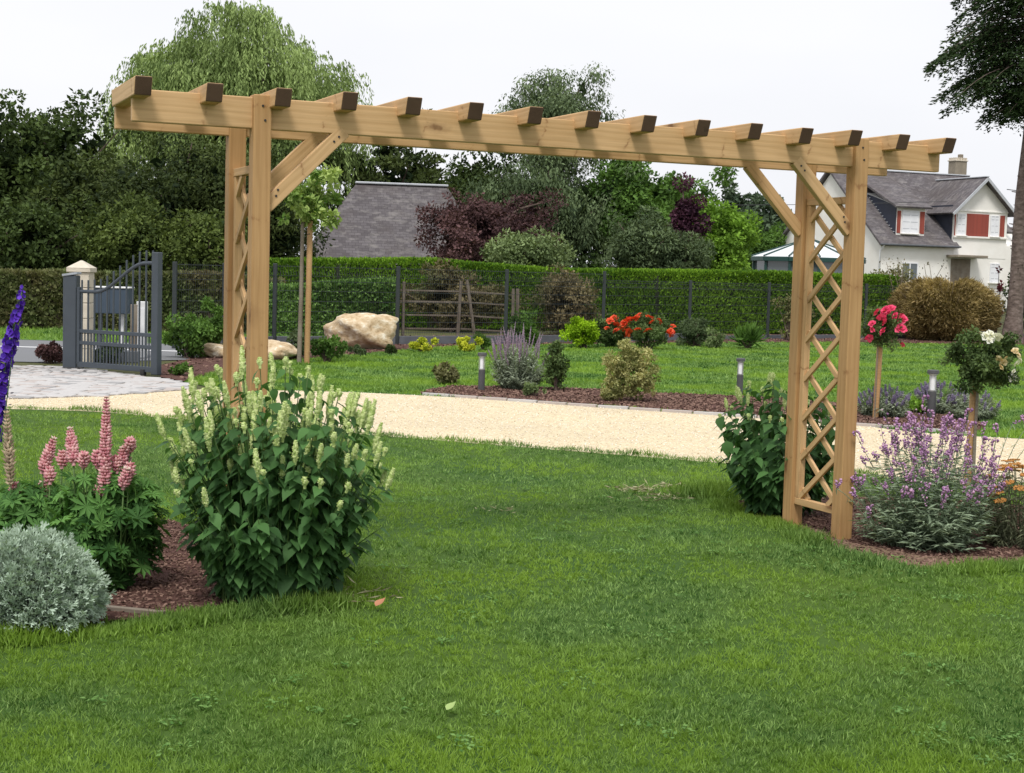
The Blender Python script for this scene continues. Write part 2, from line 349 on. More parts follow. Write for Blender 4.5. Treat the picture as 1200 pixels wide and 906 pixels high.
def bm_obj(name, bm, mat, parent=None, loc=None, smooth=False, **kw):
    me = bpy.data.meshes.new(name); bm.to_mesh(me); bm.free()
    for m in (mat if isinstance(mat, (list, tuple)) else [mat]): me.materials.append(m)
    if smooth: me.polygons.foreach_set('use_smooth', np.ones(len(me.polygons), bool))
    return obj(name, me, parent, loc, **kw)
def box(name, c, s, mat, parent=None, bev=.004, R=None, **kw):
    bm = bmesh.new(); box_bm(bm, (0, 0, 0), s, R, bev); return bm_obj(name, bm, mat, parent, tuple(float(x) for x in c), **kw)
def boxes(name, lst, mat, parent=None, bev=0, **kw):
    bm = bmesh.new()
    for c, s in lst: box_bm(bm, c, s, None, bev)
    return bm_obj(name, bm, mat, parent, **kw)
def beam(name, p0, p1, wy, hz, mat, parent=None, bev=.004, up=(0, 0, 1), cut0=0, cut1=0, endmat=None):
    """timber from p0 to p1, own local frame (x along the grain) so that the grain follows it"""
    p0 = Vector(p0); p1 = Vector(p1); L = (p1-p0).length; X = (p1-p0).normalized(); Y = Vector(up).cross(X).normalized(); Z = X.cross(Y)
    bm = bmesh.new(); vs = box_bm(bm, (0, 0, 0), (L, wy, hz))
    for v in bm.verts:
        if v.co.z < 0: v.co.x += cut0*(v.co.x < 0) - cut1*(v.co.x > 0)
    bmesh.ops.bevel(bm, geom=list(bm.edges), offset=bev, segments=2, affect='EDGES', profile=.5)
    bm.normal_update()
    if endmat:
        for f in bm.faces:
            if abs(f.normal.x) > .6: f.material_index = 1
    o = bm_obj(name, bm, [mat, endmat] if endmat else mat, parent)
    M4 = Matrix(((X.x, Y.x, Z.x, 0), (X.y, Y.y, Z.y, 0), (X.z, Y.z, Z.z, 0), (0, 0, 0, 1))); M4.translation = (p0+p1)/2
    o.matrix_local = M4; return o
def poly_sheet(name, pts, z, mat, parent=None, **kw):
    bm = bmesh.new(); vs = [bm.verts.new((p[0], p[1], z)) for p in pts]; f = bm.faces.new(vs); bm.normal_update()
    if f.normal.z < 0: bmesh.ops.reverse_faces(bm, faces=[f])
    bmesh.ops.triangulate(bm, faces=bm.faces[:]); return bm_obj(name, bm, mat, parent, **kw)
def inpoly(P, poly):
    x, y = P[:, 0], P[:, 1]; r = np.zeros(len(P), bool); n = len(poly)
    for i in range(n):
        x1, y1 = poly[i][:2]; x2, y2 = poly[(i+1) % n][:2]
        c = ((y1 > y) != (y2 > y)); r ^= c & (x < (x2-x1)*(y-y1)/((y2-y1) if y2 != y1 else 1e-9) + x1)
    return r
def pxs(*l): return [at(a, b) for a, b in l]
def smooth_line(pts, per=6):
    P = np.array([p[:2] for p in pts]); out = []
    for i in range(len(P)-1):
        p0 = P[max(i-1, 0)]; p1 = P[i]; p2 = P[i+1]; p3 = P[min(i+2, len(P)-1)]
        for t_ in np.arange(per)/per:
            out.append(.5*((2*p1)+(-p0+p2)*t_+(2*p0-5*p1+4*p2-p3)*t_**2+(-p0+3*p1-3*p2+p3)*t_**3))
    out.append(P[-1]); return out

# ------------------------------------------------------------------ ground
o = poly_sheet('ground', [cg(-600, -60), cg(600, -60), cg(600, 1500), cg(-600, 1500)], -.012, M['rough'], kind='structure')
near_edge = smooth_line([cg(-11, 14.3)[:2]] + [at(a, b)[:2] for a, b in ((0, 479), (200, 490), (450, 511), (650, 527), (850, 543), (1010, 556), (1200, 571))] + [cg(11.5, 11.6)[:2]])
far_edge = smooth_line([cg(-11, 19)[:2]] + [at(a, b)[:2] for a, b in ((0, 457), (215, 456), (400, 459), (560, 467), (700, 477), (850, 487), (1000, 498), (1200, 514))] + [cg(11.5, 14.6)[:2]])
lawn_poly = [cg(-14, -8)[:2], cg(-14, 14.3)[:2]] + near_edge + [cg(16, 11.5)[:2], cg(16, -8)[:2]]
poly_sheet('front_lawn', lawn_poly, 0.0, M['lawn'], kind='structure')
poly_sheet('driveway', near_edge + far_edge[::-1], -.004, M['gravel'], kind='structure')
back_top = [at(a, b)[:2] for a, b in ((300, 425), (380, 419), (440, 413), (500, 408), (560, 405), (660, 403.5), (800, 402), (950, 401), (1180, 404), (1330, 406))]
back_left = [at(a, b)[:2] for a, b in ((240, 452), (215, 447), (250, 436))]
back_poly = far_edge[14:] + [cg(14, 18)[:2]] + back_top[::-1] + back_left[::-1]
poly_sheet('back_lawn', back_poly, -.008+.004, M['lawnfar'], kind='structure')
# beds
bed1_px = [(492, 461.5), (505, 456), (530, 452.5), (600, 453), (690, 456), (760, 460), (850, 464), (930, 467), (1010, 476), (1090, 484), (1140, 490), (1155, 500), (1140, 508.5), (1000, 497.5), (850, 486.5), (700, 476.4), (560, 466.4)]
bed1 = [at(a, b)[:2] for a, b in bed1_px]
poly_sheet('driveway_bed', bed1, .006, M['mulch'], kind='structure')
bedL = smooth_line([at(a, b)[:2] for a, b in ((-160, 760), (0, 744), (100, 732), (190, 724), (275, 709), (390, 704), (408, 694), (395, 680), (330, 655), (240, 622), (190, 610), (120, 605), (0, 600), (-160, 600))])
poly_sheet('left_bed', bedL, .008, M['mulch'], kind='structure')
bedR = smooth_line([at(a, b)[:2] for a, b in ((846, 592), (880, 601), (925, 615), (960, 634), (1020, 652), (1080, 663), (1140, 664), (1200, 657), (1300, 655), (1330, 610), (1150, 590), (1000, 583), (900, 583))])
poly_sheet('right_bed', bedR, .008, M['mulch'], kind='structure')
bedB = [at(a, b)[:2] for a, b in ((188, 442), (215, 447), (250, 437), (300, 425), (380, 419), (440, 413), (500, 408), (560, 405), (660, 403.5), (800, 402), (950, 401), (1180, 404), (1330, 406), (1330, 396), (950, 392), (700, 392), (465, 394), (320, 400), (188, 428))]
poly_sheet('fence_bed', bedB, .004, M['mulch'], kind='structure')
M['soil'] = ground_mat('dry_soil', [(.3, (.13, .085, .055)), (.7, (.27, .19, .13))], 45, 1.5)
poly_sheet('bare_soil', [at(a, b)[:2] for a, b in ((858, 597), (925, 621), (975, 644), (1080, 668), (1210, 664), (1210, 654), (1080, 654), (1000, 638), (940, 614), (880, 592))], .011, M['soil'], kind='structure')
poly_sheet('bare_soil', [at(a, b)[:2] for a, b in ((285, 712), (340, 711), (402, 705), (408, 694), (380, 690), (300, 698))], .0115, M['soil'], kind='structure')
# road and verge
poly_sheet('road', [cg(-40, 22.7), cg(-7, 22.6), cg(-4.6, 24.6), cg(-4.6, 28.6), cg(-40, 28.9)], .0, M['asphalt'], kind='structure')
poly_sheet('road_line', [cg(-40, 26.35), cg(-4.8, 26.15), cg(-4.8, 26.4), cg(-40, 26.62)], .006, M['whiteline'], kind='structure')
poly_sheet('verge', [cg(-40, 28.9), cg(-4.6, 28.6), cg(-3, 31), cg(-3, 36), cg(-40, 36)], .004, M['verge'], kind='structure')
pave_poly = [at(a, b)[:2] for a, b in ((-90, 427), (78, 430), (190, 444), (217, 450), (216, 457), (120, 464), (30, 467), (-90, 468))]
pave = poly_sheet('paved_apron', pave_poly, .002, M['sand'], kind='structure')

# pavers (individually laid, nearest 300 single, the rest joined)
def pav_mat(name, c):
    return plain(name, c, tuple(x*.86 for x in c), 9, .85, bmp=.3, bs=50)
PV = [pav_mat('paver_pale', (.52, .505, .495)), pav_mat('paver_pink', (.46, .41, .385)), pav_mat('paver_grey', (.34, .335, .335))]
def pav_mesh(sx, sy, m):
    bm = bmesh.new(); box_bm(bm, (0, 0, 0), (sx, sy, .05), None, .006); me = bpy.data.meshes.new('paver'); bm.to_mesh(me); bm.free(); me.materials.append(m); return me
pm = {(w, k): pav_mesh(w-.008, .132, PV[k]) for w in (.2, .26, .14) for k in range(3)}
pc = []
ang = math.radians(-6)
for r_ in range(-40, 60):
    x = -14 + rng.random()*.2
    while x < 0:
        w = (.2, .26, .14)[rng.integers(3)]
        p = cg(x*math.cos(ang)-r_*.14*math.sin(ang)-.0, 19 + r_*.14*math.cos(ang)+x*math.sin(ang))
        pc.append((p, w, rng.choice(3, p=[.62, .24, .14]))); x += w
P = np.array([q[0] for q in pc]); ok = inpoly(P, pave_poly); pc = [q for q, k in zip(pc, ok) if k]
pc.sort(key=lambda q: np.linalg.norm(q[0]-CAM) + (0 if -3 < 0 else 0))
pc = [q for q in pc if (q[0]-CAM)@Rh > -.36*((q[0]-CAM)@Fh)]+[q for q in pc if (q[0]-CAM)@Rh <= -.36*((q[0]-CAM)@Fh)]
rzp = YAW+ang
for q in pc[:300]:
    o = obj('paver', pm[(q[1], q[2])], pave, (q[0][0], q[0][1], -.012+.002*rng.random())); o.rotation_euler = (0, 0, rzp)
rest = pc[300:]
for k in range(3):
    sub = [q for q in rest if q[2] == k]
    if not sub: continue
    bx = (np.array([[sx, sy, sz] for sx in (-.5, .5) for sy in (-.5, .5) for sz in (-.5, .5)]), np.array([[0, 1, 3], [0, 3, 2], [4, 6, 7], [4, 7, 5], [0, 4, 5], [0, 5, 1], [2, 3, 7], [2, 7, 6], [1, 5, 7], [1, 7, 3]]))
    n = len(sub); pos = np.array([[q[0][0], q[0][1], -.012] for q in sub])
    V, F = scatter(bx, pos, np.tile([math.cos(rzp), math.sin(rzp), 0], (n, 1)), np.tile([0, 0, 1.], (n, 1)), np.array([[q[1]-.008, .132, .05] for q in sub]))
    obj('paver_field', np_mesh('paver_field', V, F, PV[k]), pave, kind='stuff')

# gravel pebbles, mulch chips
def fill(poly, n, z=0.0, dens=None):
    P = np.array([p[:2] for p in poly]); lo, hi = P.min(0), P.max(0); out = []
    while sum(map(len, out)) < n:
        q = lo + rng.random((n*2, 2))*(hi-lo); q = q[inpoly(q, poly)]
        rel = q-CAM[:2]; D = rel@Fh[:2]; L = rel@Rh[:2]
        keep = (np.abs(L) < .36*D+1.0)
        if dens is not None: keep &= rng.random(len(q)) < dens(D)
        out.append(q[keep])
    q = np.concatenate(out)[:n]; return np.column_stack([q, np.full(len(q), z)])
M['pebble'] = leaf_mat('pebble', (.50, .38, .22), (.95, .90, .80), 0, .9, .2)
M['chip'] = leaf_mat('bark_chip', (.055, .028, .022), (.29, .185, .145), 0, .95, .1)
def chips(name, poly, n, size, mat, T=T_CHIP, z=.004, label=None, power=1):
    P = fill(poly, n, z); nn = nrm(np.array([0, 0, 1.]) + .45*rng.normal(size=(n, 3)))
    me = leaves_mesh(name, T, P, rdir(n)*[1, 1, .25], nn, size*(.5+rng.random(n)), mat, rng.random(n)**power)
    obj(name, me, None, label=label, category='gravel' if 'gravel' in name else 'mulch', kind='stuff')
chips('driveway_gravel', near_edge + far_edge[::-1], 12000, .014, M['pebble'], T_OCT, .0, 'loose cream pebbles covering the curved driveway', .5)
chips('bark_chips', bedL, 11000, .017, M['chip'], z=.012, label='reddish bark chips spread around the lupins in the left bed')
chips('bark_chips', bedR, 7500, .019, M['chip'], z=.012, label='reddish bark chips around the right pergola posts')
chips('bark_chips', bed1, 8000, .035, M['chip'], z=.010, label='reddish bark chips in the bed along the far driveway edge')
chips('bark_chips', bedB, 5000, .05, M['chip'], z=.010, label='dark reddish bark chips below the mesh fence and boulders')
# small pale edging stones between driveway and the far bed
fe = np.array(far_edge); ee = []
obj_pts = [at(a, b) for a, b in ((495, 462.3), (560, 467), (630, 472), (700, 477), (775, 482), (850, 487), (925, 492.3), (1000, 498), (1070, 503.3), (1140, 509))]
edg = thing('bed_edging', 'thin pale stone edging between cream driveway and mulch bed', 'edging', obj_pts[0])
for a, b in zip(obj_pts[:-1], obj_pts[1:]):
    L = np.linalg.norm(b-a); n = int(L/.3)
    for i in range(n):
        q0 = a+(b-a)*(i+.03)/n; q1 = a+(b-a)*(i+.97)/n
        m4 = beam('edging_stone', Vector(q0-obj_pts[0])+Vector((0, 0, .0)), Vector(q1-obj_pts[0])+Vector((0, 0, .002+.004*rng.random())), .05, .05, PV[1 if rng.random() < .5 else 0], edg, .005)

# ------------------------------------------------------------------ grass
M['grass'] = leaf_mat('grass_blade', (.042, .125, .022), (.42, .62, .22), .42, .6, .12, (.34, .52, .05), .8)
def grass(name, poly, k, pw, Dmin, Dmax, hgt, wid, mat, label, excl=(), T=None):
    # density per m2 = k/D**pw, sampled in slices of distance
    Ps = []
    for D0 in np.arange(Dmin, Dmax, .25):
        Dm = D0+.125; half = .36*Dm+1.3; n = int(k/Dm**pw*2*half*.25)
        D = D0+rng.random(n)*.25; L = (rng.random(n)*2-1)*half
        Ps.append(CAM[None, :2] + L[:, None]*Rh[None, :2] + D[:, None]*Fh[None, :2])
    P = np.concatenate(Ps); P = P[inpoly(P, poly)]
    for e in excl: P = P[~inpoly(P, e)]
    n = len(P); D = (P-CAM[:2])@Fh[:2]
    # blades stand in little tufts that share a lean and a tone
    per = 12; nt_ = max(1, n//per); cen = P[rng.choice(n, nt_, replace=False)]; ti = rng.integers(0, nt_, n); tr_ = (.010+.004*D[ti])*(.5+rng.random(nt_))[ti]*.5
    jit_ = rng.normal(size=(n, 2)); P = np.where((rng.random(n) < .75)[:, None], cen[ti]+jit_*tr_[:, None]*.8, P); ttone = rng.normal(size=nt_)[ti]; tl = rng.normal(size=(nt_, 3))[ti]*[1, 1, 0]
    ok_ = inpoly(P, poly)
    for e in excl: ok_ &= ~inpoly(P, e)
    P = P[ok_]; jit_ = jit_[ok_]; ttone = ttone[ok_]; tl = tl[ok_]; n = len(P); D = (P-CAM[:2])@Fh[:2]
    P = np.column_stack([P, np.full(n, -.002)])
    ph = np.sin(P[:, 0]*3.1+np.sin(P[:, 1]*2.3)*2)*np.sin(P[:, 1]*2.7+np.sin(P[:, 0]*1.9)*2)
    lean = nrm(rng.normal(size=(n, 3))*[.7, .7, 0]+.7*tl+.4*np.column_stack([jit_, np.zeros(n)])+.1*np.column_stack([np.sin(P[:, 1]*4), np.cos(P[:, 0]*4), np.zeros(n)])); X = nrm(np.array([0, 0, 1.]) + lean*(.2+1.5*rng.random((n, 1))**1.5))
    s = D/8.0
    h = hgt*(.6+.7*rng.random(n))*(1+.25*ph)
    w = wid*(.7+.6*rng.random(n))*np.maximum(.75, s**.9)
    Nn = nrm(rng.normal(size=(n, 3))*[1, 1, .2])
    me = leaves_mesh(name, T or (T_BLADE if Dmax < 17 else T_TRI), P, X, Nn, np.column_stack([h, w, h*1.3]), mat, np.clip(.36+.24*rng.normal(size=n)+.17*ttone+.10*ph+.10*np.sin(P[:, 0]*.9+1)*np.sin(P[:, 1]*1.1), 0, 1))
    obj(name, me, None, label=label, category='grass', kind='stuff')
def shrink(poly, d):   # move polygon vertices towards the centroid
    P = np.array([p[:2] for p in poly]); c = P.mean(0); v = P-c; r = np.linalg.norm(v, axis=1, keepdims=True); return list(c+v*(1-d/r))
bare = [at(a, b)[:2] for a, b in ((390, 712), (440, 700), (455, 690), (410, 684))]
grass('lawn_grass', lawn_poly, 290000, 2.0, 4.0, 8.5, .027, .0044, M['grass'], 'short green mown grass of the nearer front lawn below the pergola', (shrink(bedL, .05), shrink(bedR, .05)))
grass('lawn_grass', lawn_poly, 330000, 2.0, 8.5, 15.2, .030, .0046, M['grass'], 'short green mown grass of the front lawn near the driveway', (shrink(bedL, .05), shrink(bedR, .05)), T_TRI)
grass('back_lawn_grass', back_poly, 520000, 2.0, 14.5, 42, .042, .0075, M['grass'], 'short bright green grass of the back lawn beyond the driveway', (bed1,))
grass('verge_grass', [cg(-14, 28.9), cg(-4.6, 28.6), cg(-4, 33), cg(-14, 33)], 300000, 2.0, 28, 33, .09, .008, M['grass'], 'strip of roadside grass between the road and the mixed hedge')
# clover and small weeds between the blades
M['clover'] = leaf_mat('clover', (.06, .16, .03), (.22, .38, .11), .3, .6, .1)
Pc = fill([at(a, b)[:2] for a, b in ((-60, 900), (1260, 900), (1200, 690), (700, 560), (450, 560), (430, 740), (0, 790))], 110, .02)
Pc = np.repeat(Pc, 26, 0); Pc[:, :2] += rng.normal(size=(len(Pc), 2))*.035*np.repeat(.4+rng.random(110), 26)[:, None]; nC = len(Pc)
obj('clover', leaves_mesh('clover', T_DIA, Pc, rdir(nC)*[1, 1, .2], nrm(np.array([0, 0, 1.])+.4*rdir(nC)), .018*(.5+rng.random(nC)), M['clover'], rng.random(nC)), None, label='small clover and weed patches scattered in the near lawn', category='weeds', kind='stuff')
# taller uncut grass along the bed edges
def fringe(name, line, n, hgt, spread, label):
    P = np.array([p[:2] for p in line]); seg = np.linalg.norm(np.diff(P, axis=0), axis=1); cs = np.r_[0, np.cumsum(seg)]
    u = rng.random(n)*cs[-1]; i = np.clip(np.searchsorted(cs, u)-1, 0, len(seg)-1); t_ = (u-cs[i])/seg[i]
    q = P[i]+(P[i+1]-P[i])*t_[:, None]+rng.normal(size=(n, 2))*spread
    pos = np.column_stack([q, np.zeros(n)]); X = nrm(np.array([0, 0, 1.])+.45*rng.normal(size=(n, 3))*[1, 1, 0])
    h = hgt*(.5+.8*rng.random(n))*(1+.5*np.sin(u*3)*np.sin(u*7.3))
    me = leaves_mesh(name, T_BLADE, pos, X, nrm(rng.normal(size=(n, 3))*[1, 1, .2]), np.column_stack([h, np.full(n, .0055), h]), M['grass'], np.clip(.4+.25*rng.normal(size=n), 0, 1))
    obj(name, me, None, label=label, category='grass', kind='stuff')
fringe('edge_grass', smooth_line([at(a, b)[:2] for a, b in ((-60, 765), (0, 757), (100, 745), (190, 736), (280, 722), (395, 712), (420, 695))]), 9000, .062, .045, 'taller uncut grass fringe along the front edge of the left bed')
fringe('edge_grass', smooth_line([at(a, b)[:2] for a, b in ((400, 690), (360, 655), (300, 640), (240, 612), (190, 604))]), 3500, .07, .05, 'taller grass fringe behind the hyssop at the left bed')
fringe('edge_grass', smooth_line([at(a, b)[:2] for a, b in ((838, 590), (870, 603), (925, 622), (960, 641), (1020, 659), (1080, 670), (1140, 671), (1220, 664))]), 7000, .048, .05, 'taller grass fringe along the front edge of the right bed')
fringe('edge_grass', smooth_line([at(a, b)[:2] for a, b in ((800, 583), (830, 582), (850, 580), (880, 578))]), 1600, .085, .09, 'tuft of long grass left of the right hyssop')
fringe('edge_grass', near_edge[4:], 9000, .05, .03, 'grass fringe along the near driveway edge')

# ------------------------------------------------------------------ pergola
XL, XR, PW = 2.807, 6.377, .0905
BX0, BX1, ZB, ZT = 2.2265, 7.010, 2.214, 2.368
YB1, YB2, Y2 = .0333, .536, .520
PT = thing('pergola', 'long light timber pergola with fifteen rafters spanning the lawn', 'pergola', (XL, 0, 0))
def LP(x, y, z): return (x-XL, y, z)
for x in (XL, XR):
    for y, top in ((0, ZT+.012), (Y2, ZT-.01)):
        beam('post', LP(x+PW/2, y+PW/2, -.05), LP(x+PW/2, y+PW/2, top), PW, PW, M['pine_post'], PT, .006, up=(0, 1, 0))
beam('beam', LP(BX0, YB1+.022, (ZB+ZT)/2), LP(BX1, YB1+.022, (ZB+ZT)/2), .044, ZT-ZB, M['pine'], PT, .005)
beam('beam', LP(BX0, YB2+.022, (ZB+ZT)/2), LP(BX1, YB2+.022, (ZB+ZT)/2), .044, ZT-ZB, M['pine'], PT, .005)
for i in range(15):
    x = 2.2127+.3361*i+.04
    w = .082; dz = rng.normal()*.002
    beam('rafter', LP(x, -.13, 2.4057-.0435+dz), LP(x+rng.normal()*.002, .586, 2.4057-.0435+dz), w, .087, M['pine'], PT, .006, cut0=.035, cut1=.035, endmat=M['pine_dark'])
# braces
for yb in (YB1+.022, YB2+.022):
    for xs, sg in ((XL+PW, 1), (XR, -1)):
        beam('brace', LP(xs-sg*.012, yb, 1.835), LP(xs+sg*.385, yb, 2.232), .045, .07, M['pine'], PT, .004)
# screw heads at the joints
def screw(x, y, z, ax='y'):
    bm = bmesh.new(); bmesh.ops.create_cone(bm, cap_ends=True, segments=8, radius1=.0065, radius2=.0055, depth=.004); bmesh.ops.rotate(bm, cent=(0, 0, 0), matrix=Matrix.Rotation(math.pi/2, 3, 'X'), verts=bm.verts)
    bm_obj('screw', bm, M['black'], PT, LP(x, y, z))
for xs, sg in ((XL+PW, 1), (XR, -1)):
    for q in (.02, .05): screw(xs+sg*(.03+q*.3), YB1-.002, 1.87+q)
    for q in (.33, .355): screw(xs+sg*q, YB1-.002, 1.845+q)
for x in (XL+PW/2, XR+PW/2):
    for z in (2.255, 2.325): screw(x+.012*(z < 2.3), -.002, z)
# lattice panels
def lattice(x):
    y0, y1, z0, z1 = PW+.001, Y2-.001, .145, 2.043
    t = bpy.data.objects.new('trellis_panel', None); link(t, PT); t.location = LP(x, 0, 0); t['label'] = 'diamond lattice panel between the %s pair of posts' % ('left' if x < 4 else 'right')
    fw = .042
    beam('rail', (0, y0, z0+fw/2), (0, y1, z0+fw/2), .045, fw, M['pine'], t, .003)
    beam('rail', (0, y0, z1-fw/2), (0, y1, z1-fw/2), .045, fw, M['pine'], t, .003)
    beam('stile', (0, y1-fw/2-.002, z0+fw), (0, y1-fw/2-.002, z1-fw), .040, fw, M['pine'], t, .003, up=(0, 1, 0))
    beam('stile', (0, y0+fw/2-.012, z0+fw), (0, y0+fw/2-.012, z1-fw), .040, fw, M['pine'], t, .003, up=(0, 1, 0))
    a, b = y0+.02, y1-fw+.004; bz0, bz1 = z0+fw-.004, z1-fw+.004; wdt = b-a; rise = wdt*.80; step = .245
    for sg, xo in ((1, -.0095), (-1, .0095)):
        z = bz0-rise+.06
        while z < bz1:
            # slat from (a, zs) to (b, ze)
            zs, ze = (z+rise, z) if sg > 0 else (z, z+rise)
            pts = [(a, zs), (b, ze)]
            def clip(p, q):
                (ya, za), (yb_, zb_) = p, q
                if za < bz0: s_ = (bz0-za)/(zb_-za); ya += s_*(yb_-ya); za = bz0
                if za > bz1: s_ = (bz1-za)/(zb_-za); ya += s_*(yb_-ya); za = bz1
                return ya, za
            if max(zs, ze) > bz0+.03 and min(zs, ze) < bz1-.03:
                p = clip(pts[0], pts[1]); q = clip(pts[1], pts[0])
                if abs(p[0]-q[0]) > .05: beam('slat', (xo, p[0], p[1]), (xo, q[0], q[1]), .0175, .034, M['pine'], t, .0025)
            z += step
lattice(XL+PW/2); lattice(XR+PW/2)

# ------------------------------------------------------------------ boulders
def rock(name, label, px0, px1, py0, py1, D, depth, seed, cuts=9):
    b = gp((px0+px1)/2, D); wid = (px1-px0)/FP*D; h = (gpy((px0+px1)/2, D)-py0)/FP*D
    r = np.random.default_rng(seed)
    bm = bmesh.new(); bmesh.ops.create_icosphere(bm, subdivisions=4, radius=1)
    dirs = nrm(r.normal(size=(cuts, 3))); offs = .62+.25*r.random(cuts)
    for v in bm.verts:
        p = np.array(v.co); 
        for d_, o_ in zip(dirs, offs):
            k = p@d_-o_
            if k > 0: p = p-d_*k*.85
        n = 0
        for f, a in ((2.3, .10), (5.1, .06), (11, .035), (23, .014)): n += a*math.sin(f*p[0]+seed)*math.sin(f*p[1]*1.1+2)*math.cos(f*p[2]*1.3+1)+a*.5*math.sin(f*(p[0]+p[2])*1.7)
        p = p*(1+n); v.co = p
    bm.normal_update()
    P = np.array([v.co for v in bm.verts]); lo, hi = P.min(0), P.max(0)
    for v in bm.verts:
        q = (np.array(v.co)-lo)/(hi-lo)
        v.co = ((q[0]-.5)*wid, (q[1]-.5)*depth, q[2]*h*1.25-.25*h)
    o = bm_obj(name, bm, M['rock'], None, tuple(b), smooth=True); o.rotation_euler = (0, 0, YAW); o['label'] = label; o['category'] = 'boulder'; o['group'] = 'boulders in the mulch bed'; return o
def gpy(px, D):   # photo row of the ground at column px, depth D
    p = gp(px, D)-CAM; z = p@Fw; return 453-FP*(p@Up)/z
rock('boulder', 'largest pale ochre boulder in the bed beside the mesh fence', 378, 467, 366, 406, 29.0, 1.1, 3)
rock('boulder', 'low flat pale boulder behind the left pergola post', 285, 352, 398, 420, 25.0, .9, 5)
rock('boulder', 'low pale stone half hidden behind the tall creamy hyssop spikes', 228, 278, 402, 420, 25.2, .8, 8)

# ------------------------------------------------------------------ gate, pillar, letterbox
def lsys(px, D):  # local system facing the camera: origin and rotation
    return gp(px, D), YAW
GA = gp(91, 21.4); GB = gp(186, 20.6); gv = GB-GA; GL = np.linalg.norm(gv); grz = math.atan2(gv[1], gv[0])
gt = thing('driveway_gate', 'slate grey metal gate leaf with curved top rail and upright bars', 'gate', GA, grz)
gm = M['gatemetal']
def curve_z(u):   # height of the sweeping top rail, u 0..1
    s = min(max((u-.22)/.62, 0), 1); return 1.10+.42*(s*s*(3-2*s))
box('stile', (GL-.05, 0, .84), (.115, .10, 1.66), gm, gt, .008)
box('stile', (.03, 0, .62), (.05, .06, 1.08), gm, gt, .004)
path = [(u*GL-.02*(u == 1), 0, curve_z(u)) for u in np.linspace(0, .95, 20)]
tube_obj('top_rail', [np.array(path)], [.026], gm, gt, 6)
box('middle_rail', (GL*.48, 0, .545), (GL*.93, .045, .05), gm, gt)
box('middle_rail', (GL*.48, 0, .38), (GL*.93, .045, .05), gm, gt)
box('bottom_rail', (GL*.48, 0, .075), (GL*.93, .06, .075), gm, gt)
nb = 12
for i in range(nb):
    u = .05+.87*i/(nb-1); x = u*GL
    tp = curve_z(u)+(.16 if u < .2 else .17)*(1 if 1 else 0)
    box('bar', (x, 0.0, (tp+.075)/2), (.022, .022, tp-.075), gm, gt, .003)
for i in range(nb-1):
    u = .05+.87*(i+.5)/(nb-1)
    box('short_bar', (u*GL, 0, .30), (.016, .016, .45), gm, gt, .002)
box('gate_stop', (GL-.27, -.02, .02), (.07, .06, .11), M['black'], gt, .004)
# gate column with slanted cap
b = gp(83.5, 21.5)
gc = thing('gate_column', 'tall slate grey box column with slanted cap left of the gate', 'gate post', b, YAW)
box('shaft', (0, 0, .66), (.19, .2, 1.32), gm, gc, .01)
box('cap', (0, 0, 1.335), (.215, .23, .03), plain('cap_pale', (.35, .38, .42)), gc, .004, R=Matrix.Rotation(math.radians(-9), 3, 'Y'))
box('foot', (.03, 0, .0), (.24, .24, .05), M['black'], gc, .004)
b = gp(95, 22.6)
pl = thing('gate_pillar', 'pale cream stone gate pillar with low pyramid cap', 'pillar', b, YAW)
for k in range(6): box('block', (0, 0, .113+.226*k), (.30, .30, .219), M['pillar'], pl, .006)
bm = bmesh.new(); r_ = bmesh.ops.create_cone(bm, cap_ends=True, segments=4, radius1=.255, radius2=.02, depth=.11); bmesh.ops.rotate(bm, cent=(0, 0, 0), matrix=Matrix.Rotation(math.pi/4, 3, 'Z'), verts=bm.verts)
cp = bm_obj('cap_stone', bm, M['pillar'], pl, (0, 0, 1.475)); 
box('cap_stone', (0, 0, 1.388), (.355, .355, .065), M['pillar'], pl, .008)
b = gp(131, 24.3)
mb = thing('letterbox', 'large dark blue letterbox with pale lid behind the gate bars', 'letterbox', b, YAW)
box('box_body', (0, 0, .90), (.58, .34, .40), M['mailbox'], mb, .01)
box('lid', (.0, 0, 1.115), (.62, .38, .025), M['whitepvc'], mb, .006)
for k in (-1, 0, 1): box('panel_rib', (k*.17, -.172, .90), (.012, .012, .36), M['gatemetal'], mb, .002)
box('leg', (.16, 0, .35), (.06, .06, .72), M['whitepvc'], mb); box('leg', (-.2, .05, .35), (.06, .06, .72), M['concrete'], mb)
b = gp(156.5, 24.0); o = beam('wooden_post', Vector(b)+Vector((0, 0, -.05)), Vector(b)+Vector((0, 0, .86)), .10, .10, M['oldwood'], None, .008, up=(0, 1, 0)); o['label'] = 'weathered square wooden post seen through the gate bars'; o['category'] = 'post'
b = gp(166, 24.4); mbx = thing('meter_cabinet', 'narrow white utility cabinet behind the right end of the gate', 'cabinet', b, YAW)
box('cabinet_body', (0, 0, .45), (.15, .16, .90), M['whitepvc'], mbx, .008); box('cabinet_door', (0, -.083, .5), (.12, .008, .6), M['shutter'], mbx, .003)
b = gp(130, 23.2); lw = thing('low_wall', 'low blue grey wall behind the bottom of the gate', 'wall', b, YAW)
for k in range(4): box('block', (-.33+.22*k, 0, .085), (.213, .1, .17), M['concrete'], lw, .006)

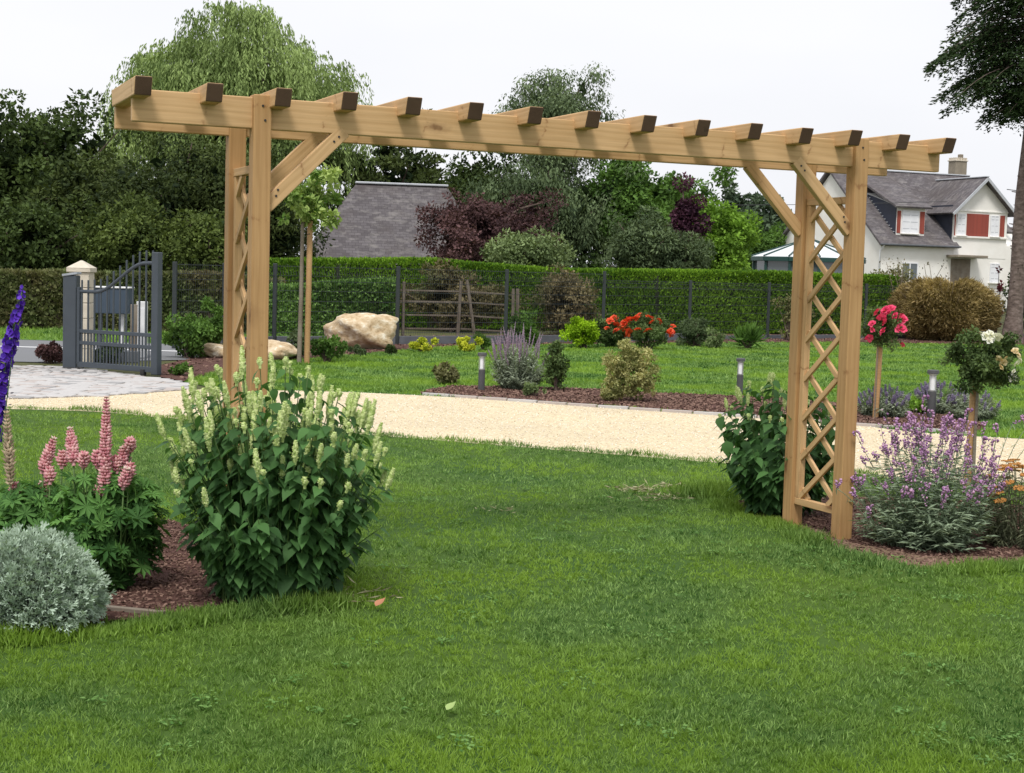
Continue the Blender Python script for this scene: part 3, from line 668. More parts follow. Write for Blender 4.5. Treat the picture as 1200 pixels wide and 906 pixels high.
# ------------------------------------------------------------------ mesh fence
FX = [(204, 27.2, 1.53), (262, 28.2, 1.53), (321, 29.3, 1.55), (465, 30.8, 1.56), (592, 32.4, 1.56), (706, 34.5, 1.58), (807, 36.6, 1.42), (899, 38.8, 1.42), (1013, 41.0, 1.45), (1118, 43, 1.45), (1215, 45, 1.45)]
fb = gp(204, 27.2); fn = thing('mesh_fence', 'dark wire mesh fence with square posts along the far side of the garden', 'fence', fb)
FP3 = [gp(a, d) for a, d, h in FX]
def xb(p, q, r=.0035):  # thin square bar
    return p, q, r
def bars(name, L, mat, parent, **kw):
    T = (np.array([[0, -.5, -.5], [0, .5, -.5], [0, 0, .6], [1, -.5, -.5], [1, .5, -.5], [1, 0, .6]]), np.array([[0, 1, 4], [0, 4, 3], [1, 2, 5], [1, 5, 4], [2, 0, 3], [2, 3, 5]]))
    p = np.array([l[0] for l in L]); q = np.array([l[1] for l in L]); r = np.array([l[2] for l in L]); X = q-p; ln = np.linalg.norm(X, axis=1)
    up = np.where(np.abs(X[:, 2:3]/ln[:, None]) > .8, [[1., 0, 0]], [[0, 0, 1.]])
    V, F = scatter(T, p, X, up, np.column_stack([ln, r*2, r*2])); return obj(name, np_mesh(name, V, F, mat), parent, **kw)
for i, ((a, d, h), p) in enumerate(zip(FX, FP3)):
    q = p-fb; box('fence_post', (q[0], q[1], h/2), (.075, .075, h+.04), M['fencemetal'], fn, .006, R=Matrix.Rotation(YAW, 3, 'Z'))
for i in range(len(FX)-1):
    p, q = FP3[i]-fb, FP3[i+1]-fb; h = min(FX[i][2], FX[i+1][2])-.03; L = np.linalg.norm(q-p); d = (q-p)/L; nv = np.array([-d[1], d[0], 0])
    bl = []
    for z in (.24, .45, .65, .85, 1.05, 1.24, 1.34, h): bl.append((p+[0, 0, z], q+[0, 0, z], .004))
    n = int(L/.055)
    for k in range(n+1):
        u = p+d*(k*L/n); zs = h-.16
        bl.append((u+[0, 0, .2], u+[0, 0, zs-.06], .0023)); bl.append((u+[0, 0, zs-.06], u-nv*.035+[0, 0, zs], .003)); bl.append((u-nv*.035+[0, 0, zs], u+[0, 0, zs+.06], .003)); bl.append((u+[0, 0, zs+.06], u+[0, 0, h+.03], .0023))
    bars('mesh_panel', bl, M['fencemetal'], fn)
    mid = (p+q)/2; ph = .17 if i < 6 else .10
    bm = bmesh.new(); box_bm(bm, (0, 0, 0), (L-.09, .05, ph), Matrix.Rotation(math.atan2(d[1], d[0]), 3, 'Z'), .006)
    bm_obj('gravel_board', bm, M['concrete'], fn, (mid[0], mid[1], ph/2))

# wooden field rails behind the fence
r0 = gp(466, 33.5); wf = thing('field_gate', 'old grey wooden field rails behind the mesh fence', 'wooden gate', r0)
RP = [gp(466, 33.5)-r0, gp(538, 34.0)-r0, gp(590, 34.4)-r0]
for s_, (a, b_) in enumerate(((0, 1), (1, 2))):
    for z in (.22, .52, .82, 1.06):
        beam('rail', Vector(RP[a])+Vector((0, 0, z+.01*s_)), Vector(RP[b_])+Vector((0, 0, z-.04*(s_))), .025, .036, M['fieldwood'], wf, .004)
for px, D, h, tl in ((472, 33.4, 1.25, 0), (536, 33.9, 1.3, -.05), (557, 34.0, 1.33, .22), (600, 34.5, 1.15, 0), (606, 34.6, 1.15, .02)):
    p = gp(px, D)-r0; beam('rail_post', Vector(p)+Vector((0, 0, -.05)), Vector(p)+Vector((-tl*Rh[0], -tl*Rh[1], h)), .06, .06, M['fieldwood'], wf, .008, up=(0, 1, 0))

# ------------------------------------------------------------------ bollard lights
def bollard():
    t = thing('bollard_light', '', 'garden light', (0, 0, 0), YAW)
    def cyl(name, z0, z1, r, mat, par=t, r2=None, segs=20):
        bm = bmesh.new(); bmesh.ops.create_cone(bm, cap_ends=True, segments=segs, radius1=r, radius2=r2 or r, depth=z1-z0)
        bmesh.ops.bevel(bm, geom=[e for e in bm.edges if abs((e.verts[0].co-e.verts[1].co).z) < 1e-5], offset=.003, segments=1, affect='EDGES')
        return bm_obj(name, bm, mat, par, (0, 0, (z0+z1)/2), smooth=False)
    cyl('tube', -.01, .27, .043, M['bollard']); cyl('collar', .27, .285, .041, M['steel'])
    g = cyl('lamp_glass', .285, .44, .028, M['opal']); cyl('reflector_cage', .44, .455, .05, M['steel'])
    for k in range(4):
        a = k*math.pi/2+.5; box('cage_bar', (math.cos(a)*.043, math.sin(a)*.043, .363), (.007, .007, .157), M['steel'], t, .001)
    cyl('cap', .455, .49, .062, M['bollard'], t, .058)
    return t
def copy_tree(o, parent=None):
    c = o.copy(); C.objects.link(c); c.parent = parent
    for ch in o.children: copy_tree(ch, c)
    return c
bo = bollard()
for i, (px, D, lb, s) in enumerate(((564, 19.6, 'grey bollard light left of the purple catmint clump', 1.0), (866.5, 20.0, 'grey bollard light in front of the back lawn just left of the lattice', 1.0), (1091, 17.5, 'grey bollard light between two lavenders with white flecks on its cap', 1.12))):
    o = bo if i == 0 else copy_tree(bo); o.location = tuple(gp(px, D)); o.scale = (s, s, s); o['label'] = lb; o['group'] = 'bollard lights beside the driveway'

# ------------------------------------------------------------------ barn
def solid(name, P, th, mat, parent):   # polygon slab, thickness downwards along its normal
    P = [Vector(p) for p in P]; n = (P[1]-P[0]).cross(P[2]-P[0]).normalized()
    if n.z < 0: n = -n
    bm = bmesh.new(); A = [bm.verts.new(p) for p in P]; B = [bm.verts.new(p-n*th) for p in P]; k = len(P)
    bm.faces.new(A); bm.faces.new(B[::-1])
    for i in range(k): bm.faces.new((A[i], B[i], B[(i+1) % k], A[(i+1) % k]))
    bmesh.ops.recalc_face_normals(bm, faces=bm.faces[:]); return bm_obj(name, bm, mat, parent)
phb = math.radians(10); bO = gp(358, 55); bU = Rh*math.cos(phb)+Fh*math.sin(phb); brz = math.atan2(bU[1], bU[0])
barn = thing('slate_roofed_barn', 'low barn with a broad mossy grey slate roof behind the hedge', 'barn', bO, brz)
bl_, bw_ = 6.8, 7.0
ridge = 4.75; eave = 1.7
h0_, h1_ = 2.0, bl_-1.3
A_, B_, C_, D_ = (-.25, -.3, eave-.2), (bl_+.25, -.3, eave-.2), (bl_+.25, bw_+.3, eave-.2), (-.25, bw_+.3, eave-.2)
E_, F_ = (h0_, bw_/2, ridge), (h1_, bw_/2, ridge)
solid('roof', [A_, B_, F_, E_], .1, M['barnslate'], barn); solid('roof', [C_, D_, E_, F_], .1, M['barnslate'], barn)
solid('hip', [D_, A_, E_], .1, M['barnslate'], barn); solid('hip', [B_, C_, F_], .1, M['barnslate'], barn)
beam('ridge_cap', (h0_-.05, bw_/2, ridge+.03), (h1_+.05, bw_/2, ridge+.03), .26, .08, M['zinc'], barn, .02)
M['stone'] = plain('rubble_wall', (.30, .26, .2), (.2, .17, .13), 2, .95, bmp=.5, bs=9)
for c_, s_ in (((bl_/2, .1, .7), (bl_-.3, .3, 1.4)), ((bl_/2, bw_-.1, .7), (bl_-.3, .3, 1.4)), ((.3, bw_/2, .7), (.3, bw_-.52, 1.4)), ((bl_-.3, bw_/2, .7), (.3, bw_-.52, 1.4))):
    box('wall', c_, s_, M['stone'], barn, .01)

# ------------------------------------------------------------------ house
HD = 85.0; phi = math.radians(22); hO = gp(1029, HD); hU = Rh*math.cos(phi)+Fh*math.sin(phi); hV = -Rh*math.sin(phi)+Fh*math.cos(phi); hrz = math.atan2(hU[1], hU[0])
def fac(px, py, v=0.0):    # pixel -> (u, z) on the facade plane set back by v
    d = ray(px, py); o = hO+hV*v
    t_ = ((o-CAM)@hV)/(d@hV); p = CAM+d*t_-hO; return float(p@hU), float(p[2])
H = thing('white_house', 'white rendered house with grey slate roof and red brick window panels', 'house', hO, hrz)
ev = fac(1029, 281.5)[1]; dep = 10.4; uR = fac(1178, 300)[0]
rg = 8.05; vm = dep/2
def prism(name, pts, x0, x1, mat, parent, axis='u'):   # profile (v,z) extruded along u, or (u,z) along v
    bm = bmesh.new()
    f = (lambda a, p: (a, p[0], p[1])) if axis == 'u' else (lambda a, p: (p[0], a, p[1]))
    A = [bm.verts.new(f(x0, p)) for p in pts]; B = [bm.verts.new(f(x1, p)) for p in pts]; k = len(pts)
    bm.faces.new(A); bm.faces.new(B[::-1])
    for i in range(k): bm.faces.new((A[i], B[i], B[(i+1) % k], A[(i+1) % k]))
    bmesh.ops.recalc_face_normals(bm, faces=bm.faces[:]); return bm_obj(name, bm, mat, parent)
prism('wall', [(0, -.1), (dep, -.1), (dep, ev-.05), (vm, rg-.22), (0, ev-.05)], 0, uR+1.2, M['render'], H)
sl = (rg-ev)/vm
uE = fac(1121, 283)[0]
solid('roof', [(-.25, -.35, ev-.35*sl+.08), (uE, -.35, ev-.35*sl+.08), (uE, vm, rg+.05), (-.25, vm, rg+.05)], .12, M['slate'], H)
solid('roof', [(-.25, dep+.35, ev-.35*sl+.08), (uR+1.3, dep+.35, ev-.35*sl+.08), (uR+1.3, vm+.003, rg+.047), (-.25, vm+.003, rg+.047)], .12, M['slate'], H)
solid('roof', [(uE+.004, .9, ev+.9*sl+.08), (uR+1.3, .9, ev+.9*sl+.08), (uR+1.3, vm, rg+.05), (uE+.004, vm, rg+.05)], .12, M['slate'], H)
box('ridge_cap', ((uR+1)/2, vm, rg+.07), (uR+1.6, .22, .08), M['zinc'], H, .02)
beam('gutter', (-.3, -.42, ev-.22), (uE, -.42, ev-.22), .12, .10, M['concrete'], H, .03)
tube_obj('downpipe', [np.array([(-.05, -.40, ev-.25), (-.12, -.12, ev-.6), (-.12, -.10, .1)])], [.05], M['whitepvc'], H, 6)
# dormer
u0, z0 = fac(1050, 273, .35); u1, _ = fac(1083, 273, .35); zt_ = fac(1066, 242, .35)[1]
prism('dormer_wall', [(.35, ev), (3.6, ev), (3.6, zt_+.9), (.35, zt_+.02)], u0, u1, M['render'], H)
prism('dormer_cheek', [(.38, ev+.1), (3.6, ev+.1), (3.6, zt_+.88), (.38, zt_)], u0-.05, u0-.004, M['slatecheek'], H)
solid('dormer_roof', [(u0-.28, .02, zt_-.02), (u1+.28, .02, zt_-.02), (u1+.28, vm-.02, rg+.02), (u0-.28, vm-.02, rg+.02)], .11, M['slate'], H)
n = 15
for k in range(n):   # white flashing along the cheek foot
    v = .45+k*.22; box('flashing', (u0-.09, v, ev+v*sl+.17), (.06, .07, .05), M['zinc'], H, .005)
def window(px0, px1, py0, py1, v, par=H, shut=True):
    a, zb = fac(px0, py1, v); b_, ztp = fac(px1, py0, v); w = b_-a; h = ztp-zb; m_ = (a+b_)/2
    fr = boxes('window', [((m_, v-.02, zb+.03), (w, .08, .06)), ((m_, v-.02, ztp-.03), (w, .08, .06)), ((a+.03, v-.02, (zb+ztp)/2), (.06, .08, h-.12)), ((b_-.03, v-.02, (zb+ztp)/2), (.06, .08, h-.12)), ((m_, v-.02, (zb+ztp)/2), (.07, .08, h-.12))], M['shutter'], par)
    for s_ in (-1, 1):
        c_ = (m_+s_*(w/4-.01), v-.015, (zb+ztp)/2)
        if shut:
            box('shutter', c_, (w/2-.07, .05, h-.13), M['shutter'], fr, .006)
            for q in (-.3, 0, .3): box('strap', (c_[0], v-.044, c_[2]+q*h), (w/2-.1, .008, .03), M['zinc'], fr, .002)
        else: box('pane', c_, (w/2-.07, .03, h-.13), M['glass'], fr, .003)
    box('sill', (m_, v-.08, zb-.035), (w+.14, .18, .06), M['render'], fr, .008)
window(1056, 1076.5, 247.5, 273, .35); 
a, zb = fac(1050.2, 273, .35); b_, zt2 = fac(1056, 247, .35); box('brick_panel', ((a+b_)/2, .335, (zb+zt2)/2), (b_-a-.02, .03, zt2-zb), M['redbrick'], H, .004)
a2, _ = fac(1077, 273, .35); b2, _ = fac(1082.7, 273, .35); box('brick_panel', ((a2+b2)/2, .335, (zb+zt2)/2), (b2-a2-.02, .03, zt2-zb), M['redbrick'], H, .004)
# front cross gable
g0 = fac(1117.5, 277)[0]; g1 = uR; ge = fac(1118, 243)[1]; gpk = fac(1150, 209.5)[1]; gm_ = (g0+g1)/2
prism('cross_gable_wall', [(g0, ev-.8), (g1, ev-.8), (g1, ge), (gm_, gpk-.12), (g0, ge)], -.02, 4.2, M['render'], H, 'v')
box('cross_gable_cheek', (g0-.025, 1.9, (ge+ev)/2+.1), (.04, 3.5, ge-ev+.1), M['slatecheek'], H, .004)
for s_ in (0, 1):
    uu = (g0-.45, gm_+.003) if s_ == 0 else (g1+.45, gm_-.003); zz = ge-.45*(gpk-ge)/(gm_-g0)
    solid('cross_gable_roof', [(uu[0], -.45, zz+.1), (uu[0], 4.2, zz+.1), (uu[1], 4.2, gpk+.08), (uu[1], -.45, gpk+.08)], .11, M['slate'], H)
    beam('verge_board', (uu[0], -.47, zz+.0), (uu[1], -.47, gpk-.02), .05, .16, M['zinc'], H, .006)
box('cross_ridge_cap', (gm_, 1.9, gpk+.11), (.2, 4.7, .07), M['zinc'], H, .02)
def panel(px0, px1, py0, py1, v, mat, nm):
    a, zb = fac(px0, py1, v); b_, z1 = fac(px1, py0, v); box(nm, ((a+b_)/2, v-.012, (zb+z1)/2), (b_-a, .03, z1-zb), mat, H, .004)
window(1120.5, 1131.5, 251, 275.5, -.02); window(1159.5, 1170.5, 253, 277, -.02)
panel(1117.8, 1120.3, 251, 276, -.02, M['redbrick'], 'brick_panel'); panel(1132, 1159, 251.5, 276.5, -.02, M['redbrick'], 'brick_panel'); panel(1171, 1177.6, 253, 277.5, -.02, M['redbrick'], 'brick_panel')
box('ledge', ((g0+g1)/2, -.07, fac(1145, 278.5)[1]), (g1-g0+.1, .12, .10), M['render'], H, .01)
box('ledge', ((g0+g1)/2, -.045, fac(1145, 247.8)[1]), (g1-g0+.02, .06, .08), M['render'], H, .01)
# ground floor
window(1055.5, 1075.5, 308, 331, 0, shut=False); window(1159, 1171, 309, 331, 0)
a, z1 = fac(1114.5, 303); b_, _ = fac(1137, 303); dr = box('door', ((a+b_)/2, -.02, z1/2), (b_-a, .06, z1), M['oldwood'], H, .006)
box('door_handle', ((b_-a)*.4, -.05, 0), (.04, .05, .14), M['steel'], dr, .004)
a, z1 = fac(1109, 300); b_, _ = fac(1144, 300); box('door_canopy', ((a+b_)/2, -.5, z1), (b_-a, 1.1, .14), M['stone'], H, .02)
box('annex', (uR+2.2, 2.6, 1.5), (2.0, 3.0, 3.0), M['render'], H, .01); solid('annex_roof', [(uR+1.1, .9, 3.0), (uR+3.5, .9, 3.0), (uR+3.0, 2.6, 5.0), (uR+1.1, 2.6, 5.0)], .1, M['slate'], H)
# chimney
cu, cz0 = fac(1121.5, 210, vm+.6); _, cz1 = fac(1121.5, 189, vm+.6)
ch = box('chimney', (cu, vm+.6, (cz0+cz1)/2-.4), (.85, .7, cz1-cz0+.8), M['stone'], H, .01)
hh = (cz1-cz0+.8)/2
box('crown', (0, 0, hh+.02), (.95, .8, .07), M['pillar'], ch, .01)
for q in (-.38, -.19, 0, .19, .38): box('crown_pier', (q, 0, hh+.13), (.07, .7, .15), M['pillar'], ch, .005)
box('pot', (.18, 0, hh+.28), (.25, .25, .3), M['stone'], ch, .02)
sk = box('skylight', (uE*.25, vm*.86, ev+vm*.86*sl+.35), (.4, .35, .06), M['zinc'], H, .01)

# ------------------------------------------------------------------ conservatory
cO = gp(945, 76); cr_ = 2.75; cvt = thing('conservatory', 'octagonal garden room with pale segmented roof and dark green frame', 'conservatory', cO, YAW)
NS = 12; he = 1.55+(327-302)/FP*76; ha = 1.55+(327-281)/FP*76
ring = [(cr_*math.cos(2*math.pi*k/NS), cr_*math.sin(2*math.pi*k/NS)) for k in range(NS)]
for k in range(NS):
    a, b_ = ring[k], ring[(k+1) % NS]
    solid('roof_panel', [(a[0]*1.03, a[1]*1.03, he), (b_[0]*1.03, b_[1]*1.03, he), (b_[0]*.06, b_[1]*.06, ha), (a[0]*.06, a[1]*.06, ha)], .03, M['roofpanel'], cvt)
    beam('roof_bar', (a[0]*1.04, a[1]*1.04, he+.03), (a[0]*.05, a[1]*.05, ha+.03), .07, .06, M['greenframe'], cvt, .005)
    box('frame_post', (a[0]*.99, a[1]*.99, he/2-.1), (.12, .12, he-.2), M['greenframe'], cvt, .006)
    beam('fascia', (a[0]*1.03, a[1]*1.03, he-.12), (b_[0]*1.03, b_[1]*1.03, he-.12), .10, .20, M['greenframe'], cvt, .006)
    beam('sill_rail', (a[0], a[1], .8), (b_[0], b_[1], .8), .06, .10, M['greenframe'], cvt, .005)
    beam('glass_pane', (a[0]*.97, a[1]*.97, (he+.6)/2), (b_[0]*.97, b_[1]*.97, (he+.6)/2), .02, he-1.05, M['glass'], cvt, .002)
box('finial', (0, 0, ha+.12), (.5, .5, .2), M['roofpanel'], cvt, .03)

# ------------------------------------------------------------------ foliage tools
def LM(k, *a, **kw): M[k] = leaf_mat(k, *a, **kw); return M[k]
def clump_points(clumps, n, squash=.8, shell=.35):
    """points spread in the outer part of many small clumps (cx,cy,cz,r)"""
    c = np.array(clumps); w = c[:, 3]**2; i = rng.choice(len(c), n, p=w/w.sum()); d = rdir(n)
    rr = c[i, 3]*(1-shell*rng.random(n)**1.0); p = c[i, :3]+d*rr[:, None]*[1, 1, squash]
    return p, d, i
def ell_clumps(c, r, n, cr, jit=.12, low=-1.0, lump=.18, seed=None):
    """clump centres spread over an uneven ellipsoid shell and its inside"""
    d = rdir(n*2); d = d[d[:, 2] > low][:n]; n = len(d)
    a = np.arctan2(d[:, 1], d[:, 0]); f = 1+lump*np.sin(a*3+c[0])*np.cos(d[:, 2]*4+c[1])+lump*.7*np.sin(a*5+d[:, 2]*5)
    u = (1-.45*rng.random(n)**2)*f*(1+jit*np.clip(rng.normal(size=n), -1.5, 1.2))
    P = np.array(c)+d*u[:, None]*np.array(r)*.86
    return [(*p, cr*(.65+.7*rng.random())) for p in P]
def crown_mesh(name, clumps, n, size, mat, T=T_DIA, droop=0., upb=.35, core=0, corecol=None, parent=None, squash=.8, shell=.4, aspect=1.0, tintc=.38, **kw):
    if n > 12000: n = int(n*.60); size *= 1.2
    p, d, i = clump_points(clumps, n, squash, shell)
    ct = rng.random(len(clumps))*.62-.05
    X = nrm(d*.7+rdir(n)*.8+np.array([0, 0, -droop])); Nn = nrm(d*.6+np.array([0, 0, upb])+.55*rdir(n))
    tint = np.clip(ct[i]+.5*rng.random(n)*tintc*2, 0, 1); s = size*(.6+.8*rng.random(n))
    sc = np.column_stack([s, s*aspect, s])
    V, F = scatter(T, p, X, Nn, sc); tt = np.repeat(tint, len(T[0]))
    if core:   # larger inner leaves, crown shade painted in as darkest tint, so that a dense crown does not let the sky through
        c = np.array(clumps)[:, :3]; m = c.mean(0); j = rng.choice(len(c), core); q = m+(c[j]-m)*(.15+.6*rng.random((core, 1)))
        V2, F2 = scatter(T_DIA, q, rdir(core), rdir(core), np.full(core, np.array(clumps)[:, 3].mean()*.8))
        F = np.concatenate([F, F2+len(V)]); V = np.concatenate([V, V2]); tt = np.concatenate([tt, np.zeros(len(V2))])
    return obj(name, np_mesh(name, V, F, mat, tt), parent, **kw)
def limbs(clumps, h0, k, r0, trunk_top, mat, parent, name='trunk', lean=(0, 0)):
    top = np.array([lean[0], lean[1], trunk_top]); paths = [np.array([[0, 0, -.1], [lean[0]*.2, lean[1]*.2, trunk_top*.33], [lean[0]*.6, lean[1]*.6, trunk_top*.7], top])]; rad = [np.array([r0*1.25, r0*.9, r0*.65, r0*.3])]
    idx = rng.choice(len(clumps), min(k, len(clumps)), replace=False)
    for j in idx:
        e = np.array(clumps[j][:3]); s = np.array([0, 0, h0+(trunk_top-h0)*rng.random()*.8]); mid = (s+e)/2+[0, 0, .12*np.linalg.norm(e-s)]
        paths.append(np.array([s, mid, e])); rad.append(np.array([r0*.42, r0*.25, r0*.06]))
    return tube_obj(name, paths, rad, mat, parent, 6)
def tree(name, label, px, D, py_top, width_px, crown_bot_py, mat, n=24000, leaf=.13, nc=90, cr=None, h0=None, core=1500, r0=.18, depth=1.0, lump=.2, shape=None, cat='tree', group=None, squash=.8, aspect=1., droop=0., barkm='bark', dx=0, shell=.4, low=-.9):
    reseed(label)
    b = gp(px, D); yh = 318+ROLL*(px-600); zt = 1.55+(yh-py_top)/FP*D; zb = max(.3, 1.55+(yh-crown_bot_py)/FP*D); w = width_px/FP*D
    t = thing(name, label, cat, b, YAW, group)
    rz_ = (zt-zb)/2; c = (dx, 0, (zt+zb)/2); r = (w/2, w/2*depth, rz_)
    cr = cr or .17*min(w/2, rz_)+.15
    cl = shape(w, zb, zt, cr, nc) if shape else ell_clumps(c, r, nc, cr, lump=lump, low=low)
    crown_mesh('crown', cl, n, leaf, M[mat], core=core, parent=t, squash=squash, aspect=aspect, droop=droop, shell=shell)
    limbs(cl, h0 if h0 is not None else zb*.8, 14, r0, zb+(zt-zb)*.75, M[barkm], t)
    return t

LM('f_dark', (.013, .024, .008), (.068, .100, .030), .2)
LM('f_conif', (.011, .021, .008), (.066, .088, .026), .18)
LM('f_olive', (.020, .036, .010), (.105, .140, .038), .22)
LM('f_mid', (.026, .060, .014), (.105, .190, .042), .28)
LM('f_bright', (.055, .115, .014), (.20, .34, .050), .32)
LM('f_willow', (.060, .100, .028), (.225, .295, .108), .18)
LM('f_birch', (.045, .068, .034), (.155, .205, .105), .25)
LM('f_bluegreen', (.028, .046, .022), (.110, .150, .072), .2)
LM('f_purple', (.030, .016, .018), (.115, .064, .064), .15)
LM('f_plum', (.020, .008, .016), (.075, .030, .048), .15)
LM('f_far', (.040, .065, .040), (.095, .130, .075), .1)
LM('f_grey', (.06, .09, .035), (.20, .26, .115), .2)

# ------------------------------------------------------------------ far and middle trees
gT = 'trees and tall shrubs beyond the hedge'
tree('far_tree', 'distant hazy tree just left of the house roof, behind the bright green tree', 905, 130, 226, 70, 330, 'f_far', 9000, .42, 60, core=900, group=gT)
tree('far_tree', 'distant rounded treetop between bright green tree and the lattice', 862, 135, 222, 60, 330, 'f_far', 8000, .42, 60, core=900, group=gT)
tree('far_tree', 'distant dark tree at the right photo edge behind the spruce trunk', 1222, 110, 262, 110, 330, 'f_far', 8000, .36, 60, core=900, group=gT)
tree('far_tree', 'distant low treetops peeping above hedge behind the conservatory', 935, 140, 250, 70, 330, 'f_far', 7000, .42, 60, core=900, group=gT)
tree('deciduous_tree', 'dark broadleaf tree at the far left edge with ragged open top', 52, 52, 112, 190, 330, 'f_dark', 34000, .15, 120, lump=.3, core=2500, group=gT)
tree('deciduous_tree', 'dark rounded tree cut by the left photo edge', -30, 50, 132, 130, 330, 'f_dark', 20000, .16, 90, lump=.3, core=1500, group=gT)
tree('deciduous_tree', 'lower dark tree filling the gap beneath the willow at left', 105, 49, 190, 150, 335, 'f_conif', 22000, .14, 110, core=2500, group=gT)
# weeping willow
def willow():
    reseed('willow3')
    D = 62; px = 272; b = gp(px, D); t = thing('weeping_willow', 'tall weeping willow with pale green hanging fronds behind the pergola', 'tree', b, YAW, gT)
    yh = 318+ROLL*(px-600); m = D/FP; zt = 1.55+(yh-22)*m
    lobes = [(-95, 78, 52), (-55, 52, 58), (0, 26, 62), (55, 36, 58), (95, 62, 50), (125, 92, 34), (-128, 110, 36), (20, 70, 80), (-30, 95, 90), (80, 115, 70), (-100, 150, 60), (130, 140, 22), (-150, 165, 28)]
    L = np.array([(a*m, (rng.random()-.5)*3.0, 1.55+(yh-y)*m, r*m) for a, y, r in [(q[0]*.88, q[1]+25, q[2]*.92) for q in lobes]])
    na = 280; i = rng.choice(len(L), na, p=L[:, 3]**2/np.sum(L[:, 3]**2)); d = rdir(na); d[:, 2] = np.abs(d[:, 2])*1.1-.25
    A0 = L[i, :3]+nrm(d)*L[i, 3:4]*(.80+.28*rng.random((na, 1))); A0[:, 2] -= L[i, 3]*.25; A0[:, 2] = np.minimum(A0[:, 2], zt)
    ps = 13; ns = na*ps; ai = np.repeat(np.arange(na), ps)
    s = A0[ai]+rng.normal(size=(ns, 3))*[.30, .30, .16]; out = nrm((A0-L[:, :3].mean(0)))[ai]*[1, 1, 0]+.25*rdir(ns)*[1, 1, 0]
    ln = (.8+2.2*rng.random(na))[ai]*(.6+.6*rng.random(ns)); per = 21; k = np.tile(np.arange(per)/per, ns); I = np.repeat(np.arange(ns), per)
    P = s[I]+out[I]*(.6*k**.6)[:, None]+np.array([0, 0, -1.])*(ln[I]*k**1.3)[:, None]+np.array([0, 0, .22])*np.sin(np.minimum(k*5, 3.14))[:, None]+rng.normal(size=(len(k), 3))*.035
    n = len(P); X = nrm(np.array([0, 0, -1.])+.55*rdir(n)+out[I]*.3*(1-k[:, None])); ct = (rng.random(na)**.8)[ai]
    me = leaves_mesh('crown', T_DIA, P, X, rdir(n), np.column_stack([.19*(.6+.8*rng.random(n)), .10*np.ones(n), .15*np.ones(n)]), M['f_willow'], np.clip(ct[I]*.65+.4*rng.random(n), 0, 1))
    obj('crown', me, t)
    cl = [tuple(l) for l in L]
    q = ell_clumps((0, 0, 1.55+(yh-150)*m), (3.9, 2.6, 2.9), 90, .7, lump=.1)
    crown_mesh('inner_foliage', q, 11900, .28, M['f_willow'], parent=t, core=1800)
    limbs(cl, 2.0, 13, .42, zt*.62, M['bark'], t)
willow()
tree('yew_tree', 'big dark green conifer mass behind the left pergola post', 205, 46, 165, 190, 340, 'f_conif', 42000, .115, 150, core=4000, droop=.25, lump=.15, group=gT, aspect=.8)
tree('yew_tree', 'dark conifer with drooping sprays right of left post, behind staked tree', 303, 47, 178, 146, 345, 'f_conif', 32000, .105, 130, core=3500, droop=.3, lump=.15, group=gT, aspect=.8)
tree('dense_shrub', 'olive green bushy shrub in front of the dark conifers at left', 150, 43, 232, 130, 345, 'f_olive', 22000, .10, 100, core=2200, group=gT)
tree('dense_shrub', 'dark shrub above the clipped mixed hedge left of the gate', 30, 42, 235, 130, 345, 'f_dark', 16000, .11, 90, core=1800, group=gT)
tree('dense_shrub', 'dark olive shrub directly behind the raised end of the gate', 245, 42, 248, 110, 345, 'f_olive', 16000, .10, 90, core=1800, group=gT)
tree('cedar_tree', 'dark cedar with layered branches behind the slate barn roof', 458, 66, 150, 175, 300, 'f_conif', 26000, .17, 70, cr=.75, squash=.3, core=700, lump=.35, group=gT, shell=.8)
tree('birch_tree', 'tall airy birch with thin drooping twigs behind the middle of the beam', 640, 60, 84, 128, 225, 'f_birch', 46000, .11, 150, cr=.62, droop=1.2, lump=.22, core=500, group=gT, shell=.85, aspect=.75)
tree('birch_tree', 'lower hanging curtain of grey green birch foliage under the beam', 645, 58, 178, 200, 335, 'f_bluegreen', 48000, .125, 150, cr=.75, droop=1.3, lump=.2, core=1800, group=gT, shell=.8, aspect=.7)
tree('deciduous_tree', 'dark tree left of the birch above the purple shrub', 560, 62, 165, 100, 330, 'f_dark', 24000, .15, 90, lump=.3, core=900, group=gT)
tree('deciduous_tree', 'fresh green broadleaf tree right of the birch under the beam', 735, 58, 178, 105, 330, 'f_mid', 30000, .15, 100, lump=.25, core=1500, group=gT)
tree('deciduous_tree', 'ragged mid green tree sloping down right of the plum tree', 800, 60, 206, 95, 330, 'f_mid', 22000, .14, 90, lump=.4, core=700, group=gT, shell=.7)
tree('plum_tree', 'dark purple leaved plum tree between green shrubs under the beam', 797, 50, 222, 46, 330, 'f_plum', 14000, .10, 60, core=800, group=gT, lump=.3)
tree('deciduous_tree', 'bright yellow green rounded tree left of the conservatory', 834, 52, 232, 82, 335, 'f_bright', 30000, .11, 120, core=2500, group=gT)
tree('willow_shrub', 'grey green willowy shrub under the beam right of the birch', 752, 48, 246, 100, 335, 'f_bluegreen', 24000, .105, 90, core=1500, group=gT, lump=.3, aspect=.7)
tree('willow_shrub', 'silvery shrub standing on the hedge line before the plum tree', 800, 47, 276, 70, 335, 'f_bluegreen', 14000, .10, 60, core=900, group=gT, lump=.3, aspect=.7)
tree('deciduous_tree', 'shadowy green tree between house gable and conservatory', 900, 95, 262, 70, 335, 'f_mid', 12000, .2, 70, core=900, group=gT)
tree('copper_shrub', 'broad purple brown copper leaved shrub before the barn roof', 567, 47, 229, 172, 330, 'f_purple', 44000, .085, 150, core=2500, lump=.25, group=gT, shell=.7, cat='shrub')
tree('rounded_shrub', 'rounded light green shrub rising over hedge below the copper shrub', 612, 44, 274, 92, 330, 'f_grey', 16000, .085, 80, core=1500, group=gT, cat='shrub')
